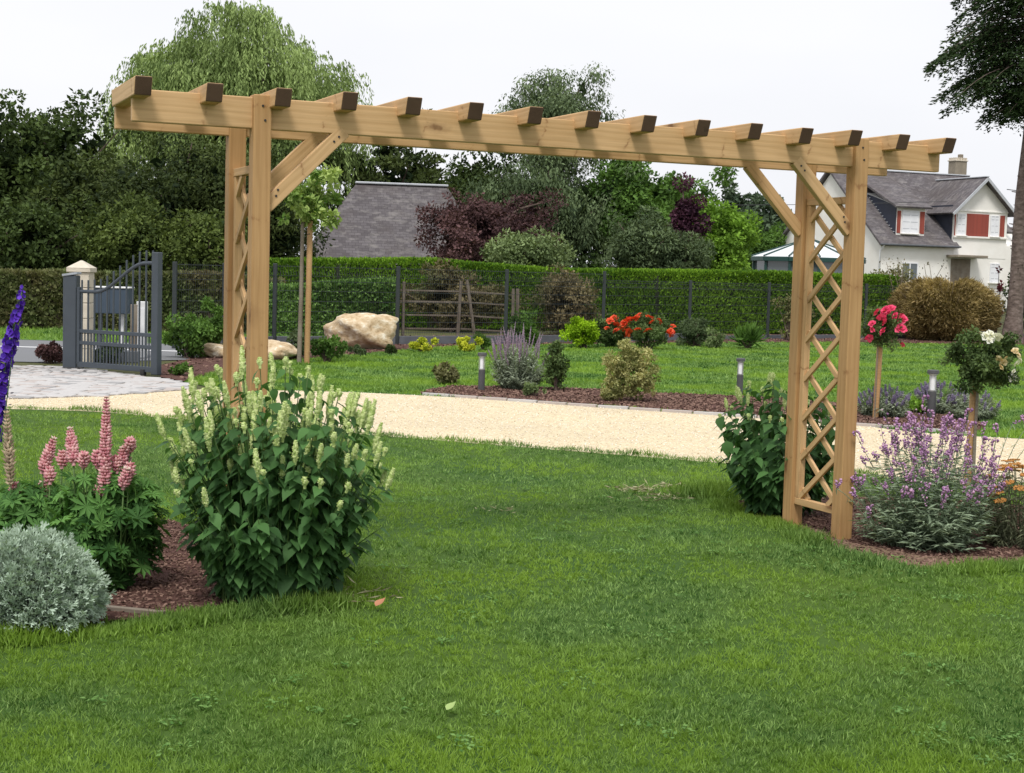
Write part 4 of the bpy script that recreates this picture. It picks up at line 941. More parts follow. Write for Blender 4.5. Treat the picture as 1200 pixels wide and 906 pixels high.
tree('dense_shrub', 'dark evergreen shrub at the right edge behind the spruce trunk', 1225, 47, 315, 95, 410, 'f_dark', 16000, .10, 80, core=1500, group=gT, cat='shrub')
tree('deciduous_tree', 'dark trees closing the view left of the gate behind the hedge', -95, 47, 150, 120, 335, 'f_dark', 12000, .16, 80, core=1500, group=gT)

# spruce on the right
def spruce():
    reseed('spruce')
    D = 40.5; b = gp(1185, D); m = D/FP; t = thing('spruce_tree', 'tall spruce with bare straight trunk and drooping dark branches at right', 'tree', b, YAW)
    lx = .28; H_ = 11.5
    tz = np.linspace(0, H_, 16); tw = np.array([[.0+lx*z/9+.03*math.sin(z*1.3), 0, z-.1*(z == 0)] for z in tz])
    tr = np.interp(tz, [0, .35, 1.2, 7, H_], [.33, .235, .205, .155, .05])
    trunk = tube_obj('trunk', [tw], [tr], M['barkpine'], t, 12)
    st = []; sr = []
    for k in range(34):
        z = .8+rng.random()*5.0; a = rng.random()*6.28; r_ = np.interp(z, tz, tr); x = lx*z/9; d = np.array([math.cos(a), math.sin(a), .15])
        c0 = np.array([x, 0, z]); st.append(np.array([c0+d*r_*.7, c0+d*(r_+.03+.10*rng.random())])); sr.append(np.array([.022, .010]))
    tube_obj('branch_stub', st, sr, M['barkpine'], trunk, 4)
    yh = 334; P = []; X = []; bp = []; br = []
    for k in range(250):
        z = 6.15+rng.random()**1.1*5.2; a = rng.random()*6.28; L = min(3.0-.18*(z-5.9), .85+1.7*(z-6.15))*(.6+.5*rng.random()); 
        if z < 7.0 and rng.random() < .35: L *= .6
        x = lx*z/9; d = np.array([math.cos(a), math.sin(a), 0]); s = np.linspace(0, 1, 9)
        path = np.array([x, 0, z])+d*(L*s)[:, None]+np.array([0, 0, 1.])*(.18*L*s-.52*L*s**2)[:, None]
        bp.append(path); br.append(np.linspace(.024, .004, 9))
        n = int(145*L); u = .18+.82*rng.random(n)**.8; q = np.column_stack([np.interp(u, s, path[:, j]) for j in range(3)])
        side = np.cross(d, [0, 0, 1]); w = (rng.random(n)*2-1)*.42*L*(1.15-u)
        q = q+side*w[:, None]+np.array([0, 0, -1.])*(np.abs(w)*.3+rng.random(n)**2*.30*(.4+abs(math.sin(k*1.7))))[:, None]
        P.append(q); X.append(nrm(d*.8+side*np.sign(w)[:, None]*.7+np.array([0, 0, -.35])+.6*rdir(n)))
    P = np.concatenate(P); X = np.concatenate(X); n = len(P)
    me = leaves_mesh('foliage', T_DIA, P, X, rdir(n), np.column_stack([.12*(.5+.9*rng.random(n)), .085*np.ones(n), .09*np.ones(n)]), LM('f_spruce', (.009, .019, .008), (.044, .072, .026), .08), np.clip(rng.random(n)*.8, 0, 1))
    obj('foliage', me, t); tube_obj('branches', bp, br, M['barkpine'], t, 4)
    # soil ring
spruce()

# ------------------------------------------------------------------ hedges
def hedge(name, label, pts, h, th, n, leaf, mat, lump=.06, T=T_DIA, upsprig=.0, core_mat=None, base=0.0, group=None, toplight=None):
    """clipped hedge: leaf-covered body following pts (ground line), height per point"""
    P = np.array([p[:2] for p in pts]); hs = np.array(h, float)*np.ones(len(P)); o0 = np.array([*P[0], 0]); P = P-P[0]
    seg = np.linalg.norm(np.diff(P, axis=0), axis=1); cs = np.r_[0, np.cumsum(seg)]
    t = thing(name, label, 'hedge', o0, 0, group)
    def place(u, q, r_):   # u along, q around profile 0..1 , r_ inset
        x = np.interp(u, cs, P[:, 0]); y = np.interp(u, cs, P[:, 1]); hh = np.interp(u, cs, hs); i = np.clip(np.searchsorted(cs, u, side='right')-1, 0, len(seg)-1)
        d = (P[i+1]-P[i])/seg[i][:, None]; nv = np.column_stack([d[:, 1], -d[:, 0]])    # towards the camera side
        per = 2*hh+th; s = q*per
        off = np.where(s < hh, th/2, np.where(s < hh+th, th/2-(s-hh), -th/2)); z = np.where(s < hh, s, np.where(s < hh+th, hh, per-s))
        nz_ = ((s >= hh) & (s < hh+th)).astype(float); no = np.where(s < hh, 1., np.where(s < hh+th, 0, -1.))
        w = lump*(np.sin(u*2.1+z*3)+.6*np.sin(u*5.3-z*4.1)+.5*np.sin(u*11+z*7))
        off = off-no*r_+no*w; z = z-nz_*r_+nz_*w*.35
        nr = np.column_stack([nv*no[:, None], nz_])
        return np.column_stack([x+nv[:, 0]*off, y+nv[:, 1]*off, z+base]), nr
    u = rng.random(n)*cs[-1]; q = rng.random(n)*.72; p, nr = place(u, q, .10*rng.random(n)**1.3); p += rng.normal(size=p.shape)*.012
    X = nrm(nr*.8+np.array([0, 0, .35+upsprig])+.8*rdir(n)); Nn = nrm(nr+.6*rdir(n))
    ft = np.sin(u*1.3+p[:, 2]*2)*.15+.45
    me = leaves_mesh('foliage', T, p, X, Nn, leaf*(.6+.8*rng.random(n)), M[mat], np.clip(ft+.28*rng.normal(size=n), 0, 1)); obj('foliage', me, t)
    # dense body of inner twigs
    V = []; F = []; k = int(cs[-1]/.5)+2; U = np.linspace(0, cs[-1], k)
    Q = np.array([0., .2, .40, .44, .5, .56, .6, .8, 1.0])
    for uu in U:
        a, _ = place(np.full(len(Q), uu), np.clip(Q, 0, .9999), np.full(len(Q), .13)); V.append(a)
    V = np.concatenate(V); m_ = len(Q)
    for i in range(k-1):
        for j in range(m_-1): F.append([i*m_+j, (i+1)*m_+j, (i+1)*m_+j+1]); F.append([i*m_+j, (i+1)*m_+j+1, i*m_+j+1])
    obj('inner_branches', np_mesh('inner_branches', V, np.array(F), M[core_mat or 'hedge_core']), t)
    return t, place, cs[-1]
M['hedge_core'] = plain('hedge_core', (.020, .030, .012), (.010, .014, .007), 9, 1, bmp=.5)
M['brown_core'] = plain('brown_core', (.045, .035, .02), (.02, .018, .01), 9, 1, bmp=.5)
LM('f_thuja', (.040, .100, .012), (.165, .285, .028), .3)
LM('f_privet', (.035, .055, .020), (.150, .180, .075), .22, .55, .3, (.13, .08, .045), .9)
LM('f_laurel', (.035, .085, .020), (.160, .260, .075), .25)
LM('f_drybr', (.045, .040, .020), (.17, .14, .075), .2, .6, .2, (.06, .09, .03), .8)
hgt = lambda px, py, D: 1.55+(318+ROLL*(px-600)-py)/FP*D
hedge('clipped_hedge', 'long clipped bright green conifer hedge behind the mesh fence', [gp(640, 41), gp(760, 41.5), gp(900, 43), gp(1036, 44.5)], [hgt(640, 317, 41), hgt(760, 318, 41.5), hgt(900, 320, 43), hgt(1036, 325, 44.5)], 1.1, 60000, .069, 'f_thuja', .014, upsprig=.5)
hedge('clipped_hedge', 'taller clipped conifer hedge below the barn roof', [gp(300, 40.5), gp(400, 40), gp(500, 40), gp(643, 41)], [hgt(300, 306, 40.5), hgt(400, 305, 40), hgt(500, 305, 40), hgt(643, 317, 41)], 1.1, 42000, .069, 'f_thuja', .018, upsprig=.5)
hedge('mixed_hedge', 'patchy brownish green hedge along the road left of the gate', [gp(-180, 33.5), gp(0, 33.4), gp(120, 33.6), gp(240, 33.8), gp(330, 34)], [hgt(-150, 318, 33.5), hgt(0, 319, 33.4), hgt(120, 322, 33.6), hgt(240, 322, 34), hgt(320, 330, 34)], 1.1, 34000, .092, 'f_privet', .05, core_mat='brown_core')
hedge('mixed_hedge', 'low leafy hedge right behind the boulder and mesh fence', [gp(318, 33.3), gp(400, 33.2), gp(462, 33.3)], [hgt(320, 338, 33), hgt(400, 333, 33), hgt(460, 331, 33)], .8, 16000, .095, 'f_laurel', .05, core_mat='brown_core')
# dry tangle behind the wooden rails and brown shrub
def bush(name, label, px, D, w_px, h_px, mat, n=5000, leaf=.03, nc=40, cr=None, core=200, py_base=None, cat='shrub', depth=.9, T=T_DIA, lump=.2, squash=.85, shell=.6, aspect=1., group=None, z0=.05, stems=14, upb=.35, droop=0, stem_mat='bark'):
    reseed(label)
    b = gp(px, D) if py_base is None else at(px, py_base); 
    if py_base is not None: D = (b-CAM)@Fw
    w = w_px/FP*D; h = h_px/FP*D; t = thing(name, label, cat, b, YAW, group)
    cl = ell_clumps((0, 0, h*.52), (w/2, w/2*depth, h*.5), nc, cr or .16*min(w, h), lump=lump)
    cl = [(a, b2, max(c, z0+r*.5), r) for a, b2, c, r in cl]
    crown_mesh('foliage', cl, n, leaf, M[mat], T, parent=t, core=core, squash=squash, shell=shell, aspect=aspect, upb=upb, droop=droop)
    ps = []; rs = []
    for j in rng.choice(len(cl), min(stems, len(cl)), replace=False):
        e = np.array(cl[j][:3]); s = np.array([rng.normal()*.05*w, rng.normal()*.05*w, -.02]); ps.append(np.array([s, (s+e)/2+[0, 0, .08*h], e])); rs.append(np.array([.014, .009, .004])*max(1, w))
    tube_obj('stems', ps, rs, M[stem_mat], t, 5)
    return t, b, D
bush('dry_thicket', 'dry brownish thicket behind the wooden field rails', 530, 38.2, 150, 72, 'f_drybr', 12000, .09, 60, depth=.5, core=1200)
bush('brown_shrub', 'brownish shrub with dry top between fence and conifer hedge', 662, 37.5, 84, 78, 'f_drybr', 14000, .07, 70, core=900)
LM('f_brgreen', (.06, .06, .025), (.19, .19, .09), .2)
bush('brown_shrub', 'dull green shrub left of golden bamboo clump beside the post', 1035, 45.5, 70, 72, 'f_brgreen', 12000, .08, 60, core=900)
bush('leafy_shrub', 'small leafy green shrub at the right end of the wooden rails', 612, 34.0, 30, 40, 'f_mid', 3000, .06, 20)
# golden bamboo clump
LM('f_bamboo', (.12, .088, .036), (.36, .28, .135), .3)
def bamboo():
    reseed('bamboo')
    D = 41; b = gp(1106, D); m = D/FP; t = thing('bamboo_clump', 'wide golden brown bamboo clump in front of the white house', 'shrub', b, YAW)
    n = 32000; w = 114*m/2; h = 68*m
    a = rng.random(n)*6.28; ce = rng.random(n); z = ce**.8; ph = .55+.5*np.sin(np.minimum(z*1.25, 1)*2.1)
    r = w*(.35+.65*np.sqrt(rng.random(n)))*np.sqrt(np.clip(1.02-(np.abs(z-.5)*1.85)**3.2, .05, 1))
    bum = 1+.10*np.sin(a*4+z*5)+.06*np.sin(a*9)
    p = np.column_stack([np.cos(a)*r*bum, np.sin(a)*r*bum*.8, z*h*(1+.05*np.sin(a*5))])
    X = nrm(np.column_stack([np.cos(a), np.sin(a), .3+.6*rng.normal(size=n)])+.6*rdir(n))
    cl_t = .5+.35*np.sin(a*7+z*9)*np.sin(z*13+a*3)
    obj('foliage', leaves_mesh('foliage', T_NARROW, p, X, rdir(n), np.column_stack([.14*(.5+.8*rng.random(n)), .17*np.ones(n), .14*np.ones(n)]), M['f_bamboo'], np.clip(cl_t*(.35+.65*z)+.25*rng.normal(size=n), 0, 1)), t)
    ps = []
    for k in range(90):
        a_ = rng.random()*6.28; r_ = rng.random()*w*.5; e = np.array([math.cos(a_)*w*(.3+.8*rng.random()), math.sin(a_)*w*.8*(.3+.8*rng.random()), h*(.6+.55*rng.random())]); s = np.array([math.cos(a_)*r_, math.sin(a_)*r_, 0]); ps.append(np.array([s, (s+e)/2+[0, 0, .2], e]))
    tube_obj('canes', ps, [np.array([.012, .009, .003])]*len(ps), M['twig'], t, 4)
    q = ell_clumps((0, 0, h*.45), (w*.65, w*.5, h*.38), 40, .3); crown_mesh('inner_foliage', q, 3500, .22, M['f_bamboo'], parent=t)
bamboo()
LM('f_red', (.05, .012, .018), (.16, .04, .05), .2)
bush('copper_sapling', 'thin dark red leaved sapling rising before the house wall left of the spruce trunk', 1167, 43.5, 11, 88, 'f_red', 420, .085, 16, cr=.07, core=0, lump=.3)
bush('dry_weed', 'wispy dry weed stems standing above the bamboo before the house', 1062, 44, 60, 86, 'f_drybr', 260, .07, 26, core=0, lump=.5, stem_mat='twig', stems=24)
bush('dry_weed', 'second wispy dry weed before the house door', 1100, 44, 60, 80, 'f_drybr', 240, .07, 26, core=0, lump=.5, stem_mat='twig', stems=24)

# ------------------------------------------------------------------ plants of the middle ground
LM('f_lime', (.11, .21, .008), (.28, .42, .02), .3)
LM('f_yellow', (.26, .32, .02), (.66, .66, .06), .25)
LM('f_varieg', (.10, .13, .035), (.38, .36, .17), .25)
LM('f_roseleaf', (.030, .055, .020), (.115, .165, .060), .25)
LM('f_lav', (.085, .105, .075), (.25, .29, .21), .2)
LM('p_red', (.60, .035, .012), (.86, .14, .05), .2)
LM('p_pink', (.62, .02, .10), (.90, .12, .25), .2)
LM('p_white', (.88, .87, .82), (.96, .96, .94), .35)
LM('p_cream', (.62, .44, .20), (.86, .76, .52), .2)
LM('p_violet', (.16, .07, .24), (.42, .24, .50), .2)
LM('p_lavender', (.12, .10, .18), (.27, .22, .34), .15)
LM('p_lilac', (.34, .15, .38), (.76, .48, .71), .3)
LM('p_mauve', (.22, .16, .22), (.42, .32, .40), .2)
LM('p_orange', (.38, .15, .03), (.70, .36, .10), .15)
LM('p_blue', (.045, .010, .30), (.16, .05, .62), .2)
LM('p_lupin', (.70, .27, .33), (.93, .60, .61), .35)
LM('p_lupinpale', (.75, .52, .46), (.88, .78, .70), .25)
LM('p_spike', (.44, .60, .15), (.88, .96, .50), .35)
LM('f_agas', (.024, .066, .020), (.062, .140, .040), .3, .42, .4)
LM('f_agasyoung', (.05, .13, .03), (.12, .26, .06), .3, .42, .4)
LM('f_wall', (.065, .098, .060), (.24, .30, .205), .2)
LM('f_lupin', (.030, .085, .022), (.11, .225, .06), .28)
LM('f_silver', (.09, .125, .09), (.31, .385, .31), .12, .8, .1)
LM('f_seed', (.16, .12, .08), (.36, .29, .20), .15)

def flower_mesh(name, mat, petals=16, r=.04):   # rounded double bloom of curled petals
    V = []; F = []
    for k in range(petals):
        f = k/petals; a = k*2.4; el = 1.35-1.45*f; L = r*(.45+.55*f); c = np.array([math.cos(a)*math.cos(el), math.sin(a)*math.cos(el), math.sin(el)]); s = np.array([-math.sin(a), math.cos(a), 0]); n_ = np.cross(c, s)
        base = c*L*.25; w = r*(.25+.35*f); i = len(V)
        V += [base, base+c*L*.6+s*w+n_*.1*r, base+c*L-n_*.16*r, base+c*L*.6-s*w+n_*.1*r]; F += [[i, i+1, i+2], [i, i+2, i+3]]
    V = np.array(V); return np_mesh(name, V, np.array(F), mat, np.repeat(rng.random(petals), 4))
def blooms(name, meshes, pts, parent, rs=(.8, 1.2), par_n=None):
    for i, p in enumerate(pts):
        o = obj(name, meshes[i % len(meshes)], parent, tuple(p)); s = rs[0]+(rs[1]-rs[0])*rng.random(); o.scale = (s, s, s); o.rotation_euler = (rng.normal()*.4+.5, rng.normal()*.4, rng.random()*6.28)
def surf_pts(w, h, n, zc=.5, front=.6, low=.1, z0=0, dep=.9):
    out = []
    while len(out) < n:
        d = rdir(1)[0]
        if d[2] < low-.3 or (d[1] > .2 and rng.random() < front): continue
        out.append((d[0]*w/2*1.02, d[1]*w/2*dep, z0+h*.5+d[2]*h*.5))
    return out
FM = {k: [flower_mesh('bloom', M[k], 14+2*j, .05) for j in range(3)] for k in ('p_red', 'p_pink', 'p_white', 'p_cream')}

bush('spirea', 'low yellow spirea nearest to the ochre boulder', 496, 28.3, 36, 17, 'f_yellow', 2600, .045, 16, core=60, depth=.8)
bush('spirea', 'low yellow spirea right of the first, with a dark tuft beside it', 549, 28.9, 28, 16, 'f_yellow', 2200, .045, 14, core=60, depth=.8)
bush('grass_tuft', 'small dark green tuft beside the yellow spirea', 565, 29.4, 14, 20, 'f_mid', 700, .09, 8, T=T_NARROW, core=20)
bush('grass_tuft', 'spiky green tuft before the mesh fence, behind the purple catmint', 621, 30.5, 16, 26, 'f_mid', 800, .14, 8, T=T_NARROW, core=20)
bush('ground_shrub', 'tiny grey green shrub at the foot of the boulder', 419, 26.6, 20, 11, 'f_bluegreen', 900, .045, 8, core=20)
bush('ground_shrub', 'tiny dark shrub right of the boulder foot', 457, 27.2, 18, 11, 'f_dark', 900, .045, 8, core=20)
bush('ground_shrub', 'loose green perennial behind the hyssop, left of boulder', 382, 24.5, 40, 32, 'f_mid', 2200, .05, 16, core=60)
bush('golden_shrub', 'round lime yellow shrub left of the red roses', 684, 31.5, 44, 34, 'f_lime', 7000, .05, 40, core=400, squash=.9)
for px, D, w, h, n, lb in ((716, 32.2, 44, 34, 9, 'red flowering rose bush beside the lime yellow shrub'), (757, 31.6, 62, 40, 26, 'wider red rose bush right of the first red rose')):
    t, b, D_ = bush('rose_bush', lb, px, D, w, h, 'f_roseleaf', 5200, .05, 40, core=300, group='red rose bushes by the fence')
    m = D/FP; blooms('bloom', FM['p_red'], surf_pts(w*m, h*m, n, low=.2, front=.97), t, (1.2, 2.0))
bush('grey_shrub', 'low grey green shrub with arching twigs before the clipped hedge', 814, 33.5, 46, 34, 'f_bluegreen', 5000, .06, 36, core=120, lump=.4, aspect=.6)
bush('grey_shrub', 'sparser grey green shrub right of the arching one', 838, 33.0, 22, 24, 'f_grey', 1600, .06, 18, core=40, lump=.4, aspect=.6)
bush('iris_clump', 'clump of upright green sword leaves in the fence bed', 875, 33.0, 26, 19, 'f_mid', 420, .26, 12, T=T_NARROW, core=0, squash=1.2, droop=-1.2)
bush('climbing_shrub', 'thin trained climber on the mesh fence beside the lattice', 922, 38.2, 40, 66, 'f_brgreen', 1500, .07, 22, core=0, lump=.4, depth=.15, stems=16)
bush('heather', 'dark brown red shrub left of the gate column', 60, 22.6, 33, 22, 'f_purple', 4500, .04, 26, core=300)
bush('heather', 'dark shrub seen through the bottom of the gate', 127, 22.95, 34, 20, 'f_dark', 2200, .045, 20, core=120)
bush('leafy_shrub', 'leafy green shrub right behind the gate end stile', 222, 24.6, 50, 52, 'f_mid', 4200, .06, 34, core=100, lump=.35)
bush('leafy_shrub', 'taller loose green shrub between gate and left pergola post', 250, 25.4, 40, 62, 'f_mid', 3600, .06, 30, core=80, lump=.4)
bush('leafy_shrub', 'low weedy green plants at the paving corner', 208, 20.8, 30, 14, 'f_mid', 900, .05, 10, core=20)
bush('ground_shrub', 'low green shrub before the end of the mesh panel', 345, 25.5, 44, 30, 'f_bluegreen', 2200, .05, 18, core=60)
# bed along the driveway
bush('low_shrub', 'low dark shrub at the left tip of the driveway bed', 525, 20.6, 36, 21, 'f_brgreen', 1800, .05, 20, core=60, lump=.4)
bush('slim_shrub', 'slim upright dark green shrub right of the purple catmint', 651, 19.9, 24, 58, 'f_roseleaf', 2600, .042, 40, cr=.055, core=60, lump=.35)
bush('low_plant', 'small pale leaved plant in front of the catmint', 624, 18.9, 30, 14, 'f_grey', 700, .04, 10, core=0)
def varieg():
    reseed('varieg')
    m_ = 18.5/FP; b = gp(740, 18.5); t = thing('variegated_shrub', 'bushy cream variegated shrub with uneven rounded lobes in the bed', 'shrub', b, YAW)
    cl = []
    for x, z, r in ((-22, 46, 15), (-6, 60, 14), (8, 52, 18), (18, 38, 17), (4, 32, 18), (-16, 20, 14), (10, 18, 17), (-24, 10, 9), (22, 22, 13), (-8, 40, 13)):
        cl += ell_clumps((x*m_, rng.normal()*.04, z*m_), (r*m_, r*m_*.9, r*m_*.8), 14, .055)
    crown_mesh('foliage', cl, 11000, .034, M['f_varieg'], parent=t, core=200, shell=.6)
    limbs(cl, .02, 12, .02, .35, M['bark'], t, 'stems')
varieg()
# airy flowering clumps: stems with leaves low and flower spikes on top
def herb(name, label, cat, px, py, n, R, Ht, stem_r, mat, leafT, leaf_len, per_stem, cz=.5, rz=.5, t0=.15, t1=.95, spike=None, sp_el=.3, sp_prob=1., stem_mat='stem', asp=1., droop=.35, single=0, base_r=.25, part='flower_spike', ls=(1, 1), group=None, D=None, up=1.0, spike_s=(.7, 1.15), tilt=.2, pos=None, seed_el=-.6, fillin=0):
    reseed(label)
    b = at(px, py) if D is None else gp(px, D)
    t = thing(name, label, cat, b if pos is None else pos, YAW, group)
    d = rdir(n*3); d = d[d[:, 2] > seed_el][:n]
    tip = d*np.array([R, R, Ht*rz])*(.82+.22*rng.random((n, 1)))+[0, 0, Ht*cz]; tip[:, 2] = np.maximum(tip[:, 2], .04)
    tip *= 1+.05*np.sin(np.arctan2(d[:, 1], d[:, 0])*3+px)[:, None]*[1, 1, 0]
    if fillin: q_ = rng.random(n) < fillin; tip[q_] = (tip[q_]-[0, 0, Ht*cz])*(.35+.5*rng.random((q_.sum(), 1)))*[1, 1, .0]+[0, 0, 1]*(Ht*(cz+rz*.55*rng.random((q_.sum(), 1))))+0*tip[q_]
    a = np.arctan2(d[:, 1], d[:, 0]); br = base_r*R*np.sqrt(rng.random(n)); base = np.column_stack([np.cos(a)*br, np.sin(a)*br, np.full(n, -.01)])
    ctl = np.column_stack([tip[:, 0]*.62, tip[:, 1]*.62, tip[:, 2]*.62*up])
    ks = np.linspace(0, 1, 7)[:, None]
    paths = [base[i]*(1-ks)**2+2*ctl[i]*ks*(1-ks)+tip[i]*ks**2 for i in range(n)]
    tube_obj('stems', paths, [np.linspace(stem_r, stem_r*.5, 7)]*n, M[stem_mat], t, 4)
    i = np.repeat(np.arange(n), per_stem); u = np.tile(np.linspace(t0, t1, per_stem), n)+rng.normal(size=n*per_stem)*.02; u = np.clip(u, .03, 1)[:, None]
    P = base[i]*(1-u)**2+2*ctl[i]*u*(1-u)+tip[i]*u**2
    outw = nrm(P*[1, 1, .0]+1e-4); az = rng.random(len(P))*6.28; h = np.column_stack([np.cos(az), np.sin(az), np.zeros(len(P))])
    X = nrm(h+outw*.9+np.array([0, 0, -droop])+np.array([0, 0, .5])*(u-.5)+.2*rdir(len(P))); Nn = nrm(np.array([0, 0, 1.])+.35*outw+.3*rdir(len(P)))
    s = leaf_len*(.55+.6*rng.random(len(P)))*(ls[0]+(ls[1]-ls[0])*u[:, 0]); tint = np.clip(.35*rng.random(len(P))+.45*u[:, 0]+.15*rng.normal(size=len(P)), 0, 1)
    if single:
        # the leaves that show largest are single objects sharing meshes, the rest one joined mass
        Rz = np.array([[math.cos(YAW), -math.sin(YAW), 0], [math.sin(YAW), math.cos(YAW), 0], [0, 0, 1]])
        score = -P[:, 1]*1.0+.35*np.linalg.norm(P[:, :2], axis=1)+s*1.5; order = np.argsort(-score); big = order[:single]; rest = order[single:]
        tm = []
        for q, T in enumerate(leafT if isinstance(leafT, list) else [leafT]):
            for lv in (.2, .45, .75, .95): tm.append((lv, np_mesh('leaf', T[0], T[1], M[mat], np.full(len(T[0]), lv), True)))
        for j in big:
            lv = tint[j]; c_ = [m for m in tm if abs(m[0]-lv) < .2] or tm; me = c_[rng.integers(len(c_))][1]
            Fm = frames(X[j:j+1], Nn[j:j+1])[0]; o = obj('leaf', me, t); k = s[j]
            o.matrix_local = Matrix(((Fm[0, 0]*k, Fm[0, 1]*k*asp, Fm[0, 2]*k, P[j, 0]), (Fm[1, 0]*k, Fm[1, 1]*k*asp, Fm[1, 2]*k, P[j, 1]), (Fm[2, 0]*k, Fm[2, 1]*k*asp, Fm[2, 2]*k, P[j, 2]), (0, 0, 0, 1)))
        P, X, Nn, s, tint = P[rest], X[rest], Nn[rest], s[rest], tint[rest]
    Ts = leafT if isinstance(leafT, list) else [leafT]; VV = []; FF = []; TT = []; off = 0
    for q, T in enumerate(Ts):
        m = np.arange(len(P)) % len(Ts) == q; V, F = scatter(T, P[m], X[m], Nn[m], np.column_stack([s[m], s[m]*asp, s[m]])); VV.append(V); FF.append(F+off); TT.append(np.repeat(tint[m], len(T[0]))); off += len(V)
    kw = {'kind': 'stuff'} if single else {}
    obj('leafage' if single else 'foliage', np_mesh('foliage', np.concatenate(VV), np.concatenate(FF), M[mat], np.concatenate(TT), len(Ts[0][0]) > 6), t, **kw)
    if spike:
        c = 0
        for j in range(n):
            if d[j, 2] > sp_el and rng.random() < sp_prob:
                dirv = Vector(nrm((tip[j]-ctl[j])[None])[0]+np.array([0, 0, 1.4])).normalized(); o = obj(part, spike[rng.integers(len(spike))], t, tuple(tip[j]-np.array(dirv)*.01))
                o.rotation_mode = 'QUATERNION'; o.rotation_quaternion = (dirv+Vector(rdir(1)[0])*tilt).normalized().to_track_quat('Z', 'Y'); k = spike_s[0]+(spike_s[1]-spike_s[0])*rng.random(); o.scale = (min(1, .6+.4*k), min(1, .6+.4*k), k); c += 1
    return t
def spike_mesh(name, H_, r0, tiers, per, fl, mats, T=T_PYR, taper=.6, gap=0., tilt=.35, jit=.15, core=None, fat=.5, tipc=None):
    """flower spike along +z made of separate florets in whorls"""
    P = []; X = []; s = []; tt = []; mi = []
    for k in range(tiers):
        z = H_*(k+.3*rng.random()*jit)/tiers; f = k/tiers; r = r0*(1-taper*max(0, (f-.45)/.55)**1.4)*(1-.25*(f < .08)); ph = rng.random()*6.28
        for j in range(per):
            a = ph+6.283*j/per+rng.normal()*jit; P.append([math.cos(a)*r*.45, math.sin(a)*r*.45, z+rng.normal()*jit*.004]); X.append([math.cos(a), math.sin(a), tilt+.6*f+rng.normal()*jit]); s.append(fl*(r/r0)*(.75+.5*rng.random())); tt.append(rng.random()); mi.append(tipc is not None and f > tipc)
    P = np.array(P); X = np.array(X); s = np.array(s)
    V, F = scatter(T, P, X, rdir(len(P)), np.column_stack([s, s*fat, s*fat])); t_ = np.repeat(tt, len(T[0]))
    cV, cF = tubes([np.array([[0, 0, -.02], [0, 0, H_*.5], [0, 0, H_*.98]])], [np.array([r0*.35, r0*.34, r0*.08])*(1 if core is None else core)], 5)
    cF = np.concatenate([cF[:, [0, 1, 2]], cF[:, [0, 2, 3]]]); cF = cF[(cF[:, 0] != cF[:, 2]) & (cF[:, 1] != cF[:, 2])]
    me = np_mesh(name, np.concatenate([V, cV]), np.concatenate([F, cF+len(V)]), M[mats[0]], np.r_[t_, np.full(len(cV), .5)])
    if len(mats) > 1:
        me.materials.append(M[mats[1]]); arr = np.zeros(len(me.polygons), np.int32); arr[:len(F)] = np.repeat(np.array(mi, int), len(T[1])); me.polygons.foreach_set('material_index', arr)
    return me
# catmint, lavender
SP_CAT = [spike_mesh('flower_spike', .18+.08*k, .02, 8, 4, .022, ['p_mauve'], T=T_OCT, jit=.6) for k in range(3)]
SP_LAV = [spike_mesh('flower_spike', .065+.02*k, .014, 5, 5, .020, ['p_lavender']) for k in range(3)]
herb('catmint', 'tall grey purple catmint clump beside the left bollard light', 'perennial', 606, 456, 170, .38, .66, .005, 'f_lav', T_NARROW, .07, 40, cz=.42, rz=.55, spike=SP_CAT, sp_el=.2, sp_prob=.55, stem_mat='f_lav', asp=1.5, base_r=.5, seed_el=-.5)
lv = 'lavender clumps in the driveway bed'
herb('lavender', 'lavender clump at the foot of the pink rose standard', 'lavender', 1036, 488, 150, .31, .34, .003, 'f_lav', T_NARROW, .075, 26, cz=.35, rz=.6, spike=SP_LAV, sp_el=.1, sp_prob=.6, stem_mat='f_lav', asp=1.2, base_r=.6, group=lv, seed_el=-.3)
herb('lavender', 'lavender clump directly behind the right bollard light', 'lavender', 1100, 484, 150, .33, .36, .003, 'f_lav', T_NARROW, .075, 26, cz=.35, rz=.6, spike=SP_LAV, sp_el=.1, sp_prob=.6, stem_mat='f_lav', asp=1.2, base_r=.6, group=lv, seed_el=-.3)
herb('lavender', 'lavender clump behind the stem of the white rose standard', 'lavender', 1140, 492, 120, .28, .34, .003, 'f_lav', T_NARROW, .075, 26, cz=.35, rz=.6, spike=SP_LAV, sp_el=.1, sp_prob=.4, stem_mat='f_lav', asp=1.2, base_r=.6, group=lv, seed_el=-.3)
bush('low_plant', 'small fresh green plant between two lavender clumps', 1070, 18.0, 32, 18, 'f_bright', 900, .04, 10, core=0)

